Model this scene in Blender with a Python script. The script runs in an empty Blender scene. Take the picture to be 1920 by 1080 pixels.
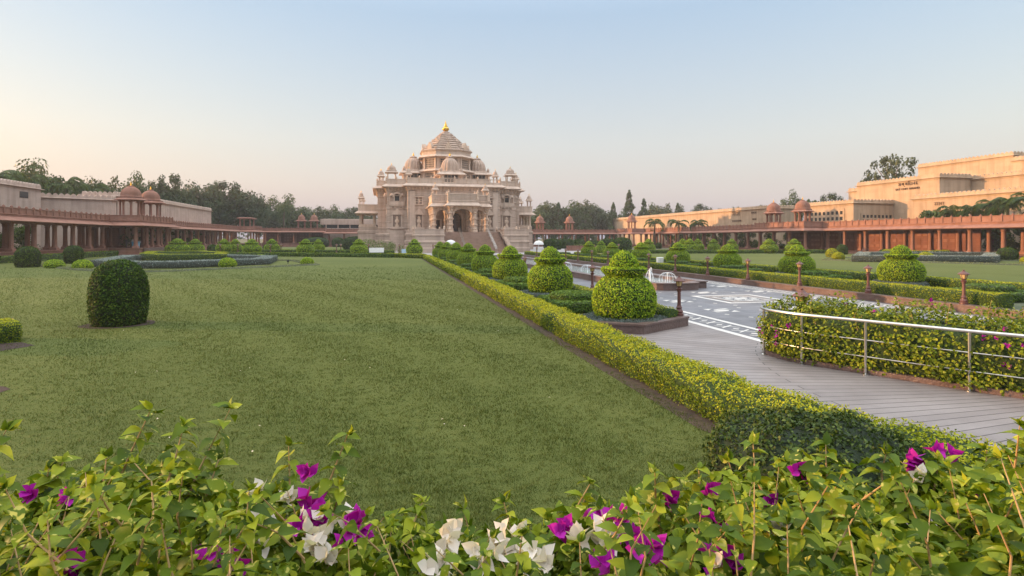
import bpy, math, random
import numpy as np
from math import sin, cos, pi, radians

S = bpy.context.scene
COL = S.collection
# ------------------------------------------------------------------ camera
CAM_H = 2.8
YAW = radians(12.8)
cam_d = bpy.data.cameras.new('camera'); cam = bpy.data.objects.new('camera', cam_d); COL.objects.link(cam)
cam_d.sensor_width = 36.0; cam_d.lens = 36.0 * 1077 / 1920
cam_d.shift_y = -(540 - 447) / 1920.0
cam_d.clip_start = 0.05; cam_d.clip_end = 6000
cam.location = (0, 0, CAM_H); cam.rotation_euler = (pi / 2, 0, -YAW)
S.camera = cam
# ------------------------------------------------------------------ sky and sun
SUN_EL, SUN_AZ = 6.5, 72.0            # degrees; azimuth counted from +Y towards -X
W = bpy.data.worlds.new('World'); S.world = W; W.use_nodes = True
nt = W.node_tree; nt.nodes.clear()
sky = nt.nodes.new('ShaderNodeTexSky'); sky.sky_type = 'NISHITA'; sky.sun_disc = False
sky.sun_elevation = radians(SUN_EL); sky.sun_rotation = radians(-SUN_AZ)
sky.air_density = 1.7; sky.dust_density = 3.0; sky.ozone_density = 1.5; sky.altitude = 0
bg = nt.nodes.new('ShaderNodeBackground'); bg.inputs['Strength'].default_value = 0.15
wo = nt.nodes.new('ShaderNodeOutputWorld')
# thin high haze: a veil over the clear sky, pinkish at the horizon, blue above, overhead whitened out of view as added fill light
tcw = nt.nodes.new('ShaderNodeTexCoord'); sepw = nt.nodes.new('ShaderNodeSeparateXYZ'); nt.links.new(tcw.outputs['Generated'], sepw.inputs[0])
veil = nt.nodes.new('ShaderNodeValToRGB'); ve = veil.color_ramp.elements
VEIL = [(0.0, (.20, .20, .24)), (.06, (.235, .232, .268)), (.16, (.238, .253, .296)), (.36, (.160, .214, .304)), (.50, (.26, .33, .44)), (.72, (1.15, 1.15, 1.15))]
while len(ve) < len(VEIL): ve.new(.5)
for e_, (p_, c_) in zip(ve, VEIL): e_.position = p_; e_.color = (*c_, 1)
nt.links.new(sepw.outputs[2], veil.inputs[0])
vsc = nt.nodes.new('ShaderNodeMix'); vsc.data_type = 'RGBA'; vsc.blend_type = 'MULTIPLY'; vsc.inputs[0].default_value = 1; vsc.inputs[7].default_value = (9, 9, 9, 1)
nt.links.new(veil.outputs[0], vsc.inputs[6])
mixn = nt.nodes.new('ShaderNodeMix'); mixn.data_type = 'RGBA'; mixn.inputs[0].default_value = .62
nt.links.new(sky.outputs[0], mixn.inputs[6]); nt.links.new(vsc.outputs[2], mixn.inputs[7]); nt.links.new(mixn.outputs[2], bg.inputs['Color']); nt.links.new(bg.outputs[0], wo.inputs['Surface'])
sun_d = bpy.data.lights.new('sun', 'SUN'); sun_d.energy = 2.6; sun_d.angle = radians(0.6); sun_d.color = (1.0, 0.56, 0.26)
sun = bpy.data.objects.new('sun', sun_d); COL.objects.link(sun)
sun.location = (-60, 40, 60)
sun.rotation_euler = (pi / 2 - radians(SUN_EL), 0, pi - radians(180 - SUN_AZ) )
from mathutils import Vector
_sv = Vector((-sin(radians(SUN_AZ)) * cos(radians(SUN_EL)), cos(radians(SUN_AZ)) * cos(radians(SUN_EL)), sin(radians(SUN_EL))))
sun.rotation_euler = _sv.to_track_quat('Z', 'Y').to_euler()
S.view_settings.view_transform = 'Standard'; S.view_settings.look = 'None'
S.view_settings.exposure = 1.3; S.view_settings.gamma = 1.0
try: S.cycles.use_fast_gi = False; S.cycles.max_bounces = 6; S.cycles.transparent_max_bounces = 8
except Exception: pass

RNG = np.random.default_rng(7)
random.seed(7)

# ------------------------------------------------------------------ materials
def nodes_of(name):
    m = bpy.data.materials.new(name); m.use_nodes = True
    n = m.node_tree; p = n.nodes['Principled BSDF']; return m, n, p
def N(n, t, **kw):
    x = n.nodes.new(t)
    for k, v in kw.items():
        if k in x.inputs: x.inputs[k].default_value = v
        else: setattr(x, k, v)
    return x
def ramp(n, src, stops):
    r = n.nodes.new('ShaderNodeValToRGB'); e = r.color_ramp.elements
    while len(e) < len(stops): e.new(0.5)
    for el, (p, c) in zip(e, stops): el.position = p; el.color = (*c, 1)
    n.links.new(src, r.inputs[0]); return r.outputs[0]
def mixc(n, fac, a, b, mode='MIX'):
    x = n.nodes.new('ShaderNodeMix'); x.data_type = 'RGBA'; x.blend_type = mode
    for i, v in ((0, fac), (6, a), (7, b)):
        if isinstance(v, (int, float)): x.inputs[i].default_value = v
        elif isinstance(v, tuple): x.inputs[i].default_value = (*v, 1)
        else: n.links.new(v, x.inputs[i])
    return x.outputs[2]
def coords(n, wall=False):
    tc = n.nodes.new('ShaderNodeTexCoord')
    if not wall: return tc.outputs['Object']
    s = n.nodes.new('ShaderNodeSeparateXYZ'); n.links.new(tc.outputs['Object'], s.inputs[0])
    a = n.nodes.new('ShaderNodeMath'); n.links.new(s.outputs[0], a.inputs[0]); n.links.new(s.outputs[1], a.inputs[1])
    c = n.nodes.new('ShaderNodeCombineXYZ'); n.links.new(a.outputs[0], c.inputs[0]); n.links.new(s.outputs[2], c.inputs[1])
    return c.outputs[0]
def noise(n, vec, scale, detail=4, rough=0.6):
    x = N(n, 'ShaderNodeTexNoise', Scale=scale, Detail=detail, Roughness=rough); n.links.new(vec, x.inputs['Vector']); return x.outputs[0]
def bump(n, p, h, strength, dist):
    b = N(n, 'ShaderNodeBump', Strength=strength, Distance=dist); n.links.new(h, b.inputs['Height']); n.links.new(b.outputs[0], p.inputs['Normal'])
    return b
def stone(name, c, c2, course=0.45, brick_w=1.4, joint=0.72, nscale=0.6, carve=0.0, rough=0.85, courses=True):
    m, n, p = nodes_of(name)
    v = coords(n)
    big = noise(n, v, nscale, 5)
    col = ramp(n, big, [(0.3, c), (0.7, c2)])
    fine = noise(n, v, 14, 3)
    col = mixc(n, 0.25, col, ramp(n, fine, [(0.3, tuple(x * .6 for x in c)), (0.7, tuple(min(1, x * 1.25) for x in c2))]))
    st = N(n, 'ShaderNodeTexNoise', Scale=0.8, Detail=5)          # vertical weather streaks
    mp = N(n, 'ShaderNodeMapping'); mp.inputs['Scale'].default_value = (1.5, 1.5, 0.12); n.links.new(v, mp.inputs[0]); n.links.new(mp.outputs[0], st.inputs['Vector'])
    col = mixc(n, 0.5, col, ramp(n, st.outputs[0], [(0.35, (.62, .6, .58)), (0.55, (1, 1, 1))]), 'MULTIPLY')
    h = fine
    if courses:
        wv = coords(n, True)
        br = N(n, 'ShaderNodeTexBrick'); br.inputs['Scale'].default_value = 1.0
        br.inputs['Brick Width'].default_value = brick_w; br.inputs['Row Height'].default_value = course
        br.inputs['Mortar Size'].default_value = 0.018; br.inputs['Mortar Smooth'].default_value = 0.4
        br.inputs['Color1'].default_value = (1, 1, 1, 1); br.inputs['Color2'].default_value = (.88, .87, .86, 1); br.inputs['Mortar'].default_value = (joint, joint, joint, 1)
        n.links.new(wv, br.inputs['Vector'])
        col = mixc(n, 1.0, col, br.outputs['Color'], 'MULTIPLY')
    if carve:
        vo = N(n, 'ShaderNodeTexVoronoi', Scale=4.0); n.links.new(v, vo.inputs['Vector'])
        a = n.nodes.new('ShaderNodeMath'); a.operation = 'MULTIPLY_ADD'; a.inputs[1].default_value = carve
        n.links.new(vo.outputs[0], a.inputs[0]); n.links.new(fine, a.inputs[2]); h = a.outputs[0]
    n.links.new(col, p.inputs['Base Color']); p.inputs['Roughness'].default_value = rough
    p.inputs['Specular IOR Level'].default_value = 0.25
    bump(n, p, h, 0.5, 0.05 if not carve else 0.12)
    return m
def plain(name, c, rough=0.6, metal=0.0, c2=None, scale=3.0, bmp=0.0, spec=0.4):
    m, n, p = nodes_of(name)
    v = coords(n); f = noise(n, v, scale, 5)
    col = ramp(n, f, [(0.3, c), (0.7, c2 or tuple(min(1, x * 1.2) for x in c))])
    n.links.new(col, p.inputs['Base Color']); p.inputs['Roughness'].default_value = rough; p.inputs['Metallic'].default_value = metal
    p.inputs['Specular IOR Level'].default_value = spec
    if bmp: bump(n, p, f, bmp, 0.02)
    return m
def leafm(name, stops, rough=0.5, spec=.2, trans=0.3, clump=0.0, cscale=1.2, variegate=None, patch_scale=0.5):
    """foliage: colour varies from leaf to leaf, in soft patches over the plant"""
    m, n, p = nodes_of(name)
    g = n.nodes.new('ShaderNodeNewGeometry'); v = coords(n)
    fac = g.outputs['Random Per Island']
    if clump:
        k = noise(n, v, cscale, 3)
        x = n.nodes.new('ShaderNodeMath'); x.operation = 'MULTIPLY_ADD'; x.inputs[1].default_value = clump; n.links.new(k, x.inputs[0])
        y = n.nodes.new('ShaderNodeMath'); y.operation = 'MULTIPLY_ADD'; y.inputs[1].default_value = 1 - clump * .6; y.inputs[2].default_value = -clump * .25
        n.links.new(fac, y.inputs[0]); n.links.new(y.outputs[0], x.inputs[2]); fac = x.outputs[0]
    col = ramp(n, fac, stops)
    if variegate:
        k = noise(n, v, 38, 2)
        t = ramp(n, k, [(0.62, (0, 0, 0)), (0.66, (1, 1, 1))])
        col = mixc(n, t, col, variegate)
    n.links.new(col, p.inputs['Base Color']); p.inputs['Roughness'].default_value = rough; p.inputs['Specular IOR Level'].default_value = spec
    tr = n.nodes.new('ShaderNodeBsdfTranslucent'); n.links.new(mixc(n, 1.0, col, (1.0, 1.0, .55), 'MULTIPLY'), tr.inputs['Color'])
    mx = n.nodes.new('ShaderNodeMixShader'); mx.inputs[0].default_value = trans
    n.links.new(p.outputs[0], mx.inputs[1]); n.links.new(tr.outputs[0], mx.inputs[2])
    n.links.new(mx.outputs[0], n.nodes['Material Output'].inputs['Surface'])
    return m

M = {}
M['temple'] = stone('temple_stone', (.465, .352, .285), (.585, .452, .372), course=.62, brick_w=1.8, joint=.66, nscale=.25)
M['temple_plain'] = stone('temple_trim_stone', (.52, .40, .325), (.62, .49, .405), nscale=.5, courses=False)
M['temple_carved'] = stone('temple_carved_stone', (.50, .36, .27), (.68, .52, .41), nscale=1.5, carve=1.6, courses=False)
M['temple_roof'] = stone('temple_weathered_stone', (.36, .265, .21), (.50, .38, .31), nscale=.7, courses=False)
M['recess'] = stone('recess_shade_stone', (.20, .145, .115), (.30, .22, .18), nscale=2, courses=False, carve=1.2)  # stone colour darkened to put shade into niche and window panels
M['cream'] = stone('cream_stone', (.40, .295, .20), (.53, .40, .285), course=.8, brick_w=2.6, joint=.86, nscale=.2)
M['cream_left'] = stone('pale_pink_stone', (.44, .335, .285), (.56, .44, .37), course=.8, brick_w=2.6, joint=.84, nscale=.2)
M['red'] = stone('red_sandstone', (.225, .108, .078), (.315, .158, .115), course=.5, brick_w=1.5, joint=.8, nscale=.4)
M['red_plain'] = stone('red_sandstone_trim', (.235, .115, .084), (.335, .172, .128), nscale=.7, courses=False)
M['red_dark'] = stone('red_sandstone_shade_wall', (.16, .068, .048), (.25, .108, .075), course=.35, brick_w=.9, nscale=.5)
M['granite'] = stone('brown_granite', (.115, .076, .068), (.17, .115, .102), nscale=1.5, courses=False, rough=.35)
M['granite_top'] = stone('polished_granite', (.14, .08, .07), (.21, .12, .10), nscale=2.5, courses=False, rough=.3)
M['gold'] = plain('gilded_metal', (.60, .36, .06), 0.34, 1.0)
M['steel'] = plain('stainless_steel', (.50, .49, .47), 0.28, 1.0, scale=9)
M['dark'] = plain('dark_interior', (.012, .016, .02), 0.3)
M['glass_door'] = plain('dark_glass', (.012, .02, .026), 0.08, spec=.6)
M['lattice'] = plain('stone_lattice', (.38, .29, .23), .8)
M['lamp_metal'] = plain('maroon_cast_iron', (.095, .036, .030), 0.4, 0.0, c2=(.135, .054, .044), scale=20, bmp=.2)
M['lamp_glass'] = plain('amber_glass', (.52, .36, .14), 0.25, c2=(.62, .47, .22), scale=14)
M['white_paint'] = plain('white_paint', (.72, .72, .70), .5)
M['wood'] = plain('brown_wood', (.20, .09, .03), .55)
M['blue_plastic'] = plain('blue_plastic', (.10, .25, .36), .4)
M['water_jet'] = plain('white_water', (.75, .80, .84), .15)
M['soil'] = plain('soil', (.035, .022, .014), .95, c2=(.085, .056, .036), scale=5, bmp=1.0)
M['mulch'] = plain('dark_mulch', (.028, .016, .013), .95, c2=(.06, .035, .03), scale=22, bmp=1.0)
M['trunk'] = plain('bark', (.09, .065, .045), .9, c2=(.16, .12, .09), scale=4, bmp=.6)
M['tan_stem'] = plain('tan_stem', (.36, .22, .09), .6, c2=(.48, .32, .15), scale=12)
M['skin'] = plain('skin', (.25, .13, .08), .6)
M['hair'] = plain('hair', (.01, .01, .01), .5)
M['cloth_dark'] = plain('dark_cloth', (.02, .022, .03), .8)
M['cloth_white'] = plain('white_cloth', (.6, .6, .6), .8)
M['cloth_green'] = plain('green_cloth', (.02, .22, .13), .8)
# foliage
M['lime'] = leafm('lime_leaf', [(0.0, (.05, .11, .008)), (0.3, (.19, .33, .014)), (0.7, (.36, .50, .022)), (1.0, (.60, .64, .045))], trans=.25, clump=.3, cscale=1.5)
M['lime_core'] = plain('lime_inner_shade', (.012, .03, .004), .9, c2=(.03, .06, .007), scale=25, bmp=.8)  # plant cores coloured dark to stand for shade between the leaves
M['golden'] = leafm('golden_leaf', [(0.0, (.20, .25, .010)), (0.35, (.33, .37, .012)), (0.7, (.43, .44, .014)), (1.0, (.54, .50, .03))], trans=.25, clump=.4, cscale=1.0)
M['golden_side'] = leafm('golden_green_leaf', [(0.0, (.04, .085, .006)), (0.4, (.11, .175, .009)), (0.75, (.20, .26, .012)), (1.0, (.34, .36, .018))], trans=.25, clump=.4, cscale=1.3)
M['green'] = leafm('hedge_green_leaf', [(0.0, (.04, .085, .014)), (0.5, (.10, .185, .025)), (1.0, (.18, .28, .04))], trans=.2, clump=.4)
M['green_core'] = plain('green_inner_shade', (.014, .03, .006), .9, c2=(.03, .055, .01), scale=25, bmp=.8)
M['dkgreen'] = leafm('ficus_leaf', [(0.0, (.012, .03, .008)), (0.5, (.04, .085, .015)), (0.82, (.085, .15, .022)), (1.0, (.20, .26, .03))], rough=.65, spec=.1, trans=.15, clump=.3)
M['dkgreen_core'] = plain('ficus_inner_shade', (.006, .014, .005), .9, c2=(.014, .028, .008), scale=25, bmp=.8)
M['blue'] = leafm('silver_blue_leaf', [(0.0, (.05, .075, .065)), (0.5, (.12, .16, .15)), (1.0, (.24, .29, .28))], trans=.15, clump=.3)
M['blue_top'] = leafm('silver_top_leaf', [(0.0, (.16, .20, .19)), (0.5, (.28, .33, .32)), (1.0, (.40, .45, .44))], trans=.15, clump=.3)  # paler leaf colour for the upward faces of the silver hedges
M['blue_core'] = plain('silver_inner_shade', (.03, .042, .036), .9, c2=(.055, .07, .062), scale=25, bmp=.8)
M['pale'] = leafm('pale_groundcover', [(0.0, (.10, .13, .05)), (0.5, (.19, .22, .085)), (1.0, (.30, .31, .14))], trans=.2)
M['boug'] = leafm('variegated_leaf', [(0.0, (.022, .052, .005)), (0.35, (.105, .165, .008)), (0.7, (.21, .265, .012)), (1.0, (.42, .43, .03))], rough=.55, spec=.2, trans=.28, clump=.3, cscale=2.0, variegate=(.48, .46, .10))
M['bushleaf'] = leafm('dark_curled_leaf', [(0.0, (.018, .036, .007)), (0.5, (.045, .080, .013)), (0.85, (.085, .125, .022)), (1.0, (.20, .12, .05))], rough=.55, trans=.15, clump=.3)
M['magenta'] = leafm('magenta_bract', [(0.0, (.26, .004, .22)), (0.5, (.38, .008, .34)), (1.0, (.52, .03, .46))], rough=.6, trans=.4)
M['white_bract'] = leafm('white_bract', [(0.0, (.60, .54, .48)), (1.0, (.82, .76, .72))], rough=.6, trans=.35)
TREE = {
 'broad': leafm('broadleaf', [(0.0, (.026, .046, .016)), (0.5, (.060, .098, .028)), (1.0, (.12, .155, .045))], trans=.2, clump=.5, cscale=.35),
 'dark': leafm('dark_broadleaf', [(0.0, (.018, .034, .015)), (0.5, (.040, .070, .026)), (1.0, (.080, .115, .040))], trans=.15, clump=.5, cscale=.35),
 'conic': leafm('ashoka_leaf', [(0.0, (.025, .046, .015)), (0.5, (.055, .092, .028)), (1.0, (.105, .14, .045))], trans=.15, clump=.4, cscale=.4),
 'palm': leafm('palm_leaf', [(0.0, (.025, .05, .014)), (0.5, (.055, .10, .025)), (1.0, (.12, .17, .04))], trans=.25, clump=.3, cscale=.5),
 'pale': leafm('olive_leaf', [(0.0, (.035, .05, .018)), (0.5, (.075, .095, .035)), (1.0, (.13, .145, .06))], trans=.2, clump=.5, cscale=.35),
}
def ground_mat(name, stops, s1, s2, bs, rough=.9):
    m, n, p = nodes_of(name); v = coords(n)
    a = noise(n, v, s1, 6, .65); b = noise(n, v, s2, 4, .7)
    c_ = noise(n, v, s1 * .22, 3, .5); col = mixc(n, 0.5, ramp(n, a, stops), ramp(n, b, stops)); col = mixc(n, 0.45, col, ramp(n, c_, stops))
    n.links.new(col, p.inputs['Base Color']); p.inputs['Roughness'].default_value = rough; p.inputs['Specular IOR Level'].default_value = .15
    bump(n, p, b, bs, .04); return m
LAWN = [(0.28, (.062, .084, .018)), (0.5, (.100, .122, .029)), (0.72, (.146, .156, .047))]
M['lawn'] = ground_mat('mown_lawn', LAWN, .35, 34, .8)
M['grass'] = leafm('grass_blade', [(0.0, (.046, .072, .012)), (0.5, (.071, .101, .019)), (0.85, (.098, .124, .027)), (1.0, (.17, .165, .062))], rough=.6, trans=.3, clump=.45, cscale=.5)
M['earth'] = ground_mat('dry_grassland', [(0.3, (.07, .075, .035)), (0.7, (.14, .125, .07))], .05, 2, .4)
M['cover'] = ground_mat('bed_groundcover', [(0.3, (.055, .075, .045)), (0.7, (.15, .16, .10))], 3, 30, .8)
def paving(name, c, c2, w, h, joint, rough=.4, uv=False):
    m, n, p = nodes_of(name)
    if uv: tc = n.nodes.new('ShaderNodeUVMap'); v = tc.outputs[0]
    else: v = coords(n)
    br = N(n, 'ShaderNodeTexBrick'); br.inputs['Scale'].default_value = 1
    br.inputs['Brick Width'].default_value = w; br.inputs['Row Height'].default_value = h; br.inputs['Mortar Size'].default_value = .012
    br.inputs['Mortar Smooth'].default_value = .3
    br.inputs['Color1'].default_value = (*c, 1); br.inputs['Color2'].default_value = (*c2, 1); br.inputs['Mortar'].default_value = (*joint, 1)
    n.links.new(v, br.inputs['Vector'])
    o = coords(n); k = noise(n, o, .8, 6); f = noise(n, o, 30, 3)
    k2 = noise(n, o, .22, 5, .7); col = mixc(n, .8, br.outputs[0], ramp(n, k, [(.3, (.66, .64, .62)), (.65, (1, 1, 1))]), 'MULTIPLY'); col = mixc(n, .7, col, ramp(n, k2, [(.35, (.72, .70, .68)), (.6, (1, 1, 1))]), 'MULTIPLY')
    col = mixc(n, .3, col, ramp(n, f, [(.3, (.7, .7, .7)), (.7, (1, 1, 1))]), 'MULTIPLY')
    n.links.new(col, p.inputs['Base Color'])
    n.links.new(ramp(n, k, [(.3, (rough * 1.3,) * 3), (.7, (rough,) * 3)]), p.inputs['Roughness'])
    bump(n, p, br.outputs['Fac'], -.6, .006); return m
M['plaza'] = paving('grey_plaza_tile', (.16, .16, .18), (.20, .195, .215), .6, .6, (.09, .09, .1), .38)
M['path'] = paving('pinkish_grey_paver', (.27, .235, .228), (.32, .28, .27), 9.0, .235, (.06, .048, .045), .45, uv=True)
M['inlay'] = plain('white_marble_inlay', (.60, .575, .54), .35, c2=(.70, .67, .63), scale=2)
M['inlay_brown'] = plain('brown_stone_inlay', (.26, .20, .17), .4)
M['court'] = paving('pale_court_paving', (.36, .34, .34), (.42, .40, .39), 1.0, 1.0, (.25, .23, .22), .5)
m, n, p = nodes_of('pool_water'); p.inputs['Base Color'].default_value = (.32, .40, .42, 1); p.inputs['Roughness'].default_value = .06
bump(n, p, noise(n, coords(n), 5, 3), .3, .03); M['water'] = m

# ------------------------------------------------------------------ geometry helpers
def npobj(name, V, faces, mats, parent=None, midx=None, smooth=False, uv=None):
    """faces: list of (k, array(m,k)); one mesh object"""
    me = bpy.data.meshes.new(name)
    V = np.asarray(V, dtype=np.float32)
    me.vertices.add(len(V)); me.vertices.foreach_set('co', V.ravel())
    idx = np.concatenate([f.ravel() for f in faces]).astype(np.int32)
    tot = np.concatenate([np.full(len(f), f.shape[1], np.int32) for f in faces])
    st = np.concatenate([[0], np.cumsum(tot)[:-1]]).astype(np.int32)
    me.loops.add(len(idx)); me.loops.foreach_set('vertex_index', idx)
    me.polygons.add(len(tot)); me.polygons.foreach_set('loop_start', st); me.polygons.foreach_set('loop_total', tot)
    if midx is not None: me.polygons.foreach_set('material_index', np.asarray(midx, np.int32))
    if smooth: me.polygons.foreach_set('use_smooth', np.ones(len(tot), bool))
    for mm in (mats if isinstance(mats, (list, tuple)) else [mats]): me.materials.append(mm)
    me.update(calc_edges=True); me.validate()
    o = bpy.data.objects.new(name, me); COL.objects.link(o)
    if parent: o.parent = parent
    return o

def offset_poly(P, e):
    n = len(P); out = []
    for i in range(n):
        a, b, c = P[i - 1], P[i], P[(i + 1) % n]
        d1 = (b[0] - a[0], b[1] - a[1]); d2 = (c[0] - b[0], c[1] - b[1])
        l1 = math.hypot(*d1); l2 = math.hypot(*d2)
        n1 = (d1[1] / l1, -d1[0] / l1); n2 = (d2[1] / l2, -d2[0] / l2)
        k = e / max(0.25, 1 + n1[0] * n2[0] + n1[1] * n2[1])
        out.append((b[0] + (n1[0] + n2[0]) * k, b[1] + (n1[1] + n2[1]) * k))
    return out
def rect(x0, x1, y0, y1): return [(x0, y0), (x1, y0), (x1, y1), (x0, y1)]
def ngon(r, n, cx=0, cy=0, ph=0): return [(cx + r * cos(ph + 2 * pi * i / n), cy + r * sin(ph + 2 * pi * i / n)) for i in range(n)]

class MB:
    def __init__(s): s.V = []; s.F = []
    def add(s, V, F):
        o = len(s.V); s.V += [tuple(v) for v in V]; s.F += [tuple(i + o for i in f) for f in F]; return s
    def box(s, x0, x1, y0, y1, z0, z1):
        return s.add([(x0, y0, z0), (x1, y0, z0), (x1, y1, z0), (x0, y1, z0), (x0, y0, z1), (x1, y0, z1), (x1, y1, z1), (x0, y1, z1)],
                     [(0, 3, 2, 1), (4, 5, 6, 7), (0, 1, 5, 4), (1, 2, 6, 5), (2, 3, 7, 6), (3, 0, 4, 7)])
    def sweep(s, P, prof, cap0=False, cap1=True):
        n = len(P); V = []; F = []
        for (e, z) in prof:
            Q = P if abs(e) < 1e-9 else offset_poly(P, e)
            V += [(x, y, z) for x, y in Q]
        for k in range(len(prof) - 1):
            for i in range(n):
                j = (i + 1) % n; F.append((k * n + i, k * n + j, (k + 1) * n + j, (k + 1) * n + i))
        if cap1: F.append(tuple((len(prof) - 1) * n + i for i in range(n)))
        if cap0: F.append(tuple(reversed(range(n))))
        return s.add(V, F)
    def lathe(s, prof, n=16, cx=0, cy=0, cz=0, rib=0, nrib=0, cap=True):
        V = []; F = []
        for (r, z) in prof:
            for i in range(n):
                t = 2 * pi * i / n; rr = r * (1 + (rib * (abs(cos(t * nrib / 2)) - .5) if rib else 0))
                V.append((cx + rr * cos(t), cy + rr * sin(t), cz + z))
        for k in range(len(prof) - 1):
            for i in range(n):
                j = (i + 1) % n; F.append((k * n + i, k * n + j, (k + 1) * n + j, (k + 1) * n + i))
        if cap: F.append(tuple((len(prof) - 1) * n + i for i in range(n))); F.append(tuple(reversed(range(n))))
        return s.add(V, F)
    def tube(s, pts, rad, n=7):
        V = []; F = []; pts = [Vector(p) for p in pts]
        for k, p in enumerate(pts):
            d = (pts[min(k + 1, len(pts) - 1)] - pts[max(k - 1, 0)]).normalized()
            a = d.cross(Vector((0, 0, 1)) if abs(d.z) < .9 else Vector((1, 0, 0))).normalized(); b = d.cross(a)
            r = rad[k] if isinstance(rad, (list, tuple)) else rad
            V += [tuple(p + (a * cos(2 * pi * i / n) + b * sin(2 * pi * i / n)) * r) for i in range(n)]
        for k in range(len(pts) - 1):
            for i in range(n):
                j = (i + 1) % n; F.append((k * n + i, (k + 1) * n + i, (k + 1) * n + j, k * n + j))
        F.append(tuple(range(n))); F.append(tuple(reversed([(len(pts) - 1) * n + i for i in range(n)])))
        return s.add(V, F)
    def xf(s, loc=(0, 0, 0), rz=0, sc=1):
        c, q = cos(rz), sin(rz); sx = sc if isinstance(sc, tuple) else (sc, sc, sc)
        s.V = [((x * sx[0]) * c - (y * sx[1]) * q + loc[0], (x * sx[0]) * q + (y * sx[1]) * c + loc[1], z * sx[2] + loc[2]) for x, y, z in s.V]; return s
    def merge(s, o, loc=(0, 0, 0), rz=0, sc=1):
        t = MB(); t.V = list(o.V); t.F = list(o.F); t.xf(loc, rz, sc); return s.add(t.V, t.F)
    def build(s, name, mat, parent=None, smooth=False, kind=None):
        me = bpy.data.meshes.new(name); me.from_pydata(s.V, [], s.F); me.materials.append(mat)
        if smooth: me.polygons.foreach_set('use_smooth', np.ones(len(me.polygons), bool))
        o = bpy.data.objects.new(name, me); COL.objects.link(o)
        if parent: o.parent = parent
        if kind: o['kind'] = kind
        return o

def tris_of(mb):
    V = np.array(mb.V); T = []
    for f in mb.F:
        for i in range(1, len(f) - 1): T.append((f[0], f[i], f[i + 1]))
    return V, np.array(T)
def scatter(mb, n, rng, keep=None):
    """n points spread evenly over the faces of a shape, with the face normals"""
    V, T = tris_of(mb)
    a, b, c = V[T[:, 0]], V[T[:, 1]], V[T[:, 2]]
    cr = np.cross(b - a, c - a); ar = np.linalg.norm(cr, axis=1) / 2
    nr = cr / np.maximum(1e-9, 2 * ar)[:, None]
    w = ar.copy()
    w[(nr[:, 2] < -.9)] = 0
    if keep is not None: w = w * keep((a + b + c) / 3)
    i = rng.choice(len(T), n, p=w / w.sum())
    u = rng.random(n); v = rng.random(n); f = u + v > 1; u[f] = 1 - u[f]; v[f] = 1 - v[f]
    return a[i] + (b[i] - a[i]) * u[:, None] + (c[i] - a[i]) * v[:, None], nr[i]
def unit(x): return x / np.maximum(1e-9, np.linalg.norm(x, axis=1))[:, None]
def leafquads(P, Nn, L, Wd, rng, tilt=.5, up=.3, lift=0.0, fold=.12):
    n = len(P); L = np.broadcast_to(L, n)[:, None] * rng.uniform(.7, 1.25, (n, 1)); Wd = np.broadcast_to(Wd, n)[:, None] * rng.uniform(.7, 1.25, (n, 1))
    nn = unit(Nn + tilt * rng.normal(size=(n, 3)))
    t = rng.normal(size=(n, 3)); t[:, 2] += up; t = unit(t - nn * np.sum(t * nn, 1)[:, None]); b = np.cross(nn, t)
    P = P + Nn * (lift * rng.random((n, 1)))
    f = nn * L * fold
    Q = np.stack([P - t * L / 2, P - b * Wd / 2 + f, P + t * L / 2, P + b * Wd / 2 + f], 1).reshape(-1, 3)
    return Q, np.arange(4 * n).reshape(-1, 4)
def leafy(name, mb, n, L, Wd, core, leaf, parent=None, tilt=.55, up=.3, lift=.03, seed=1, keep=None, top=None, shrink=None):
    """a clipped plant: a rough dark inside and thousands of small leaves over its surface. top: leaf material of the upward faces"""
    rng = np.random.default_rng(seed)
    P, Nn = scatter(mb, n, rng, keep)
    Lx = L(P) if callable(L) else L; Wx = Lx * (Wd / L if not callable(L) else Wd)
    Q, F = leafquads(P, Nn, Lx, Wx, rng, tilt, up, lift)
    V, T = tris_of(mb)
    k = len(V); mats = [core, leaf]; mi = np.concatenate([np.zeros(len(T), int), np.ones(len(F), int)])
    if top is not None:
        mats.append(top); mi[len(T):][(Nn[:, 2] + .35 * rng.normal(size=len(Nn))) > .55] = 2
    return npobj(name, np.concatenate([V, Q]), [T, F + k], mats, parent, mi)

def tag(o, label=None, cat=None, group=None, kind=None):
    if label: o['label'] = label
    if cat: o['category'] = cat
    if group: o['group'] = group
    if kind: o['kind'] = kind
    return o
def thing(name, label, cat, loc=(0, 0, 0), rz=0, group=None):
    o = bpy.data.objects.new(name, None); COL.objects.link(o); o.empty_display_size = .3
    o.location = loc; o.rotation_euler = (0, 0, rz); return tag(o, label, cat, group)
def kids(o): return [c for c in bpy.data.objects if c.parent == o]
_tree = {}
def copy_thing(src, loc, rz=0, sc=1.0, label=None, group=None):
    if src.name not in _tree: _tree[src.name] = [(c, kids(c)) for c in kids(src)]
    r = src.copy(); COL.objects.link(r); r.location = loc; r.rotation_euler = (0, 0, rz)
    r.scale = sc if isinstance(sc, tuple) else (sc, sc, sc)
    if label: r['label'] = label
    if group: r['group'] = group
    for c, gs in _tree[src.name]:
        d = c.copy(); COL.objects.link(d); d.parent = r
        for g in gs:
            e = g.copy(); COL.objects.link(e); e.parent = d
    return r
def place(o, loc, rz=0, sc=1.0):
    o.location = loc; o.rotation_euler = (0, 0, rz); o.scale = sc if isinstance(sc, tuple) else (sc, sc, sc)
ORD = ['first', 'second', 'third', 'fourth', 'fifth', 'sixth', 'seventh', 'eighth', 'ninth', 'tenth', 'eleventh', 'twelfth', 'thirteenth', 'fourteenth',
       'fifteenth', 'sixteenth', 'seventeenth', 'eighteenth', 'nineteenth', 'twentieth']
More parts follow.
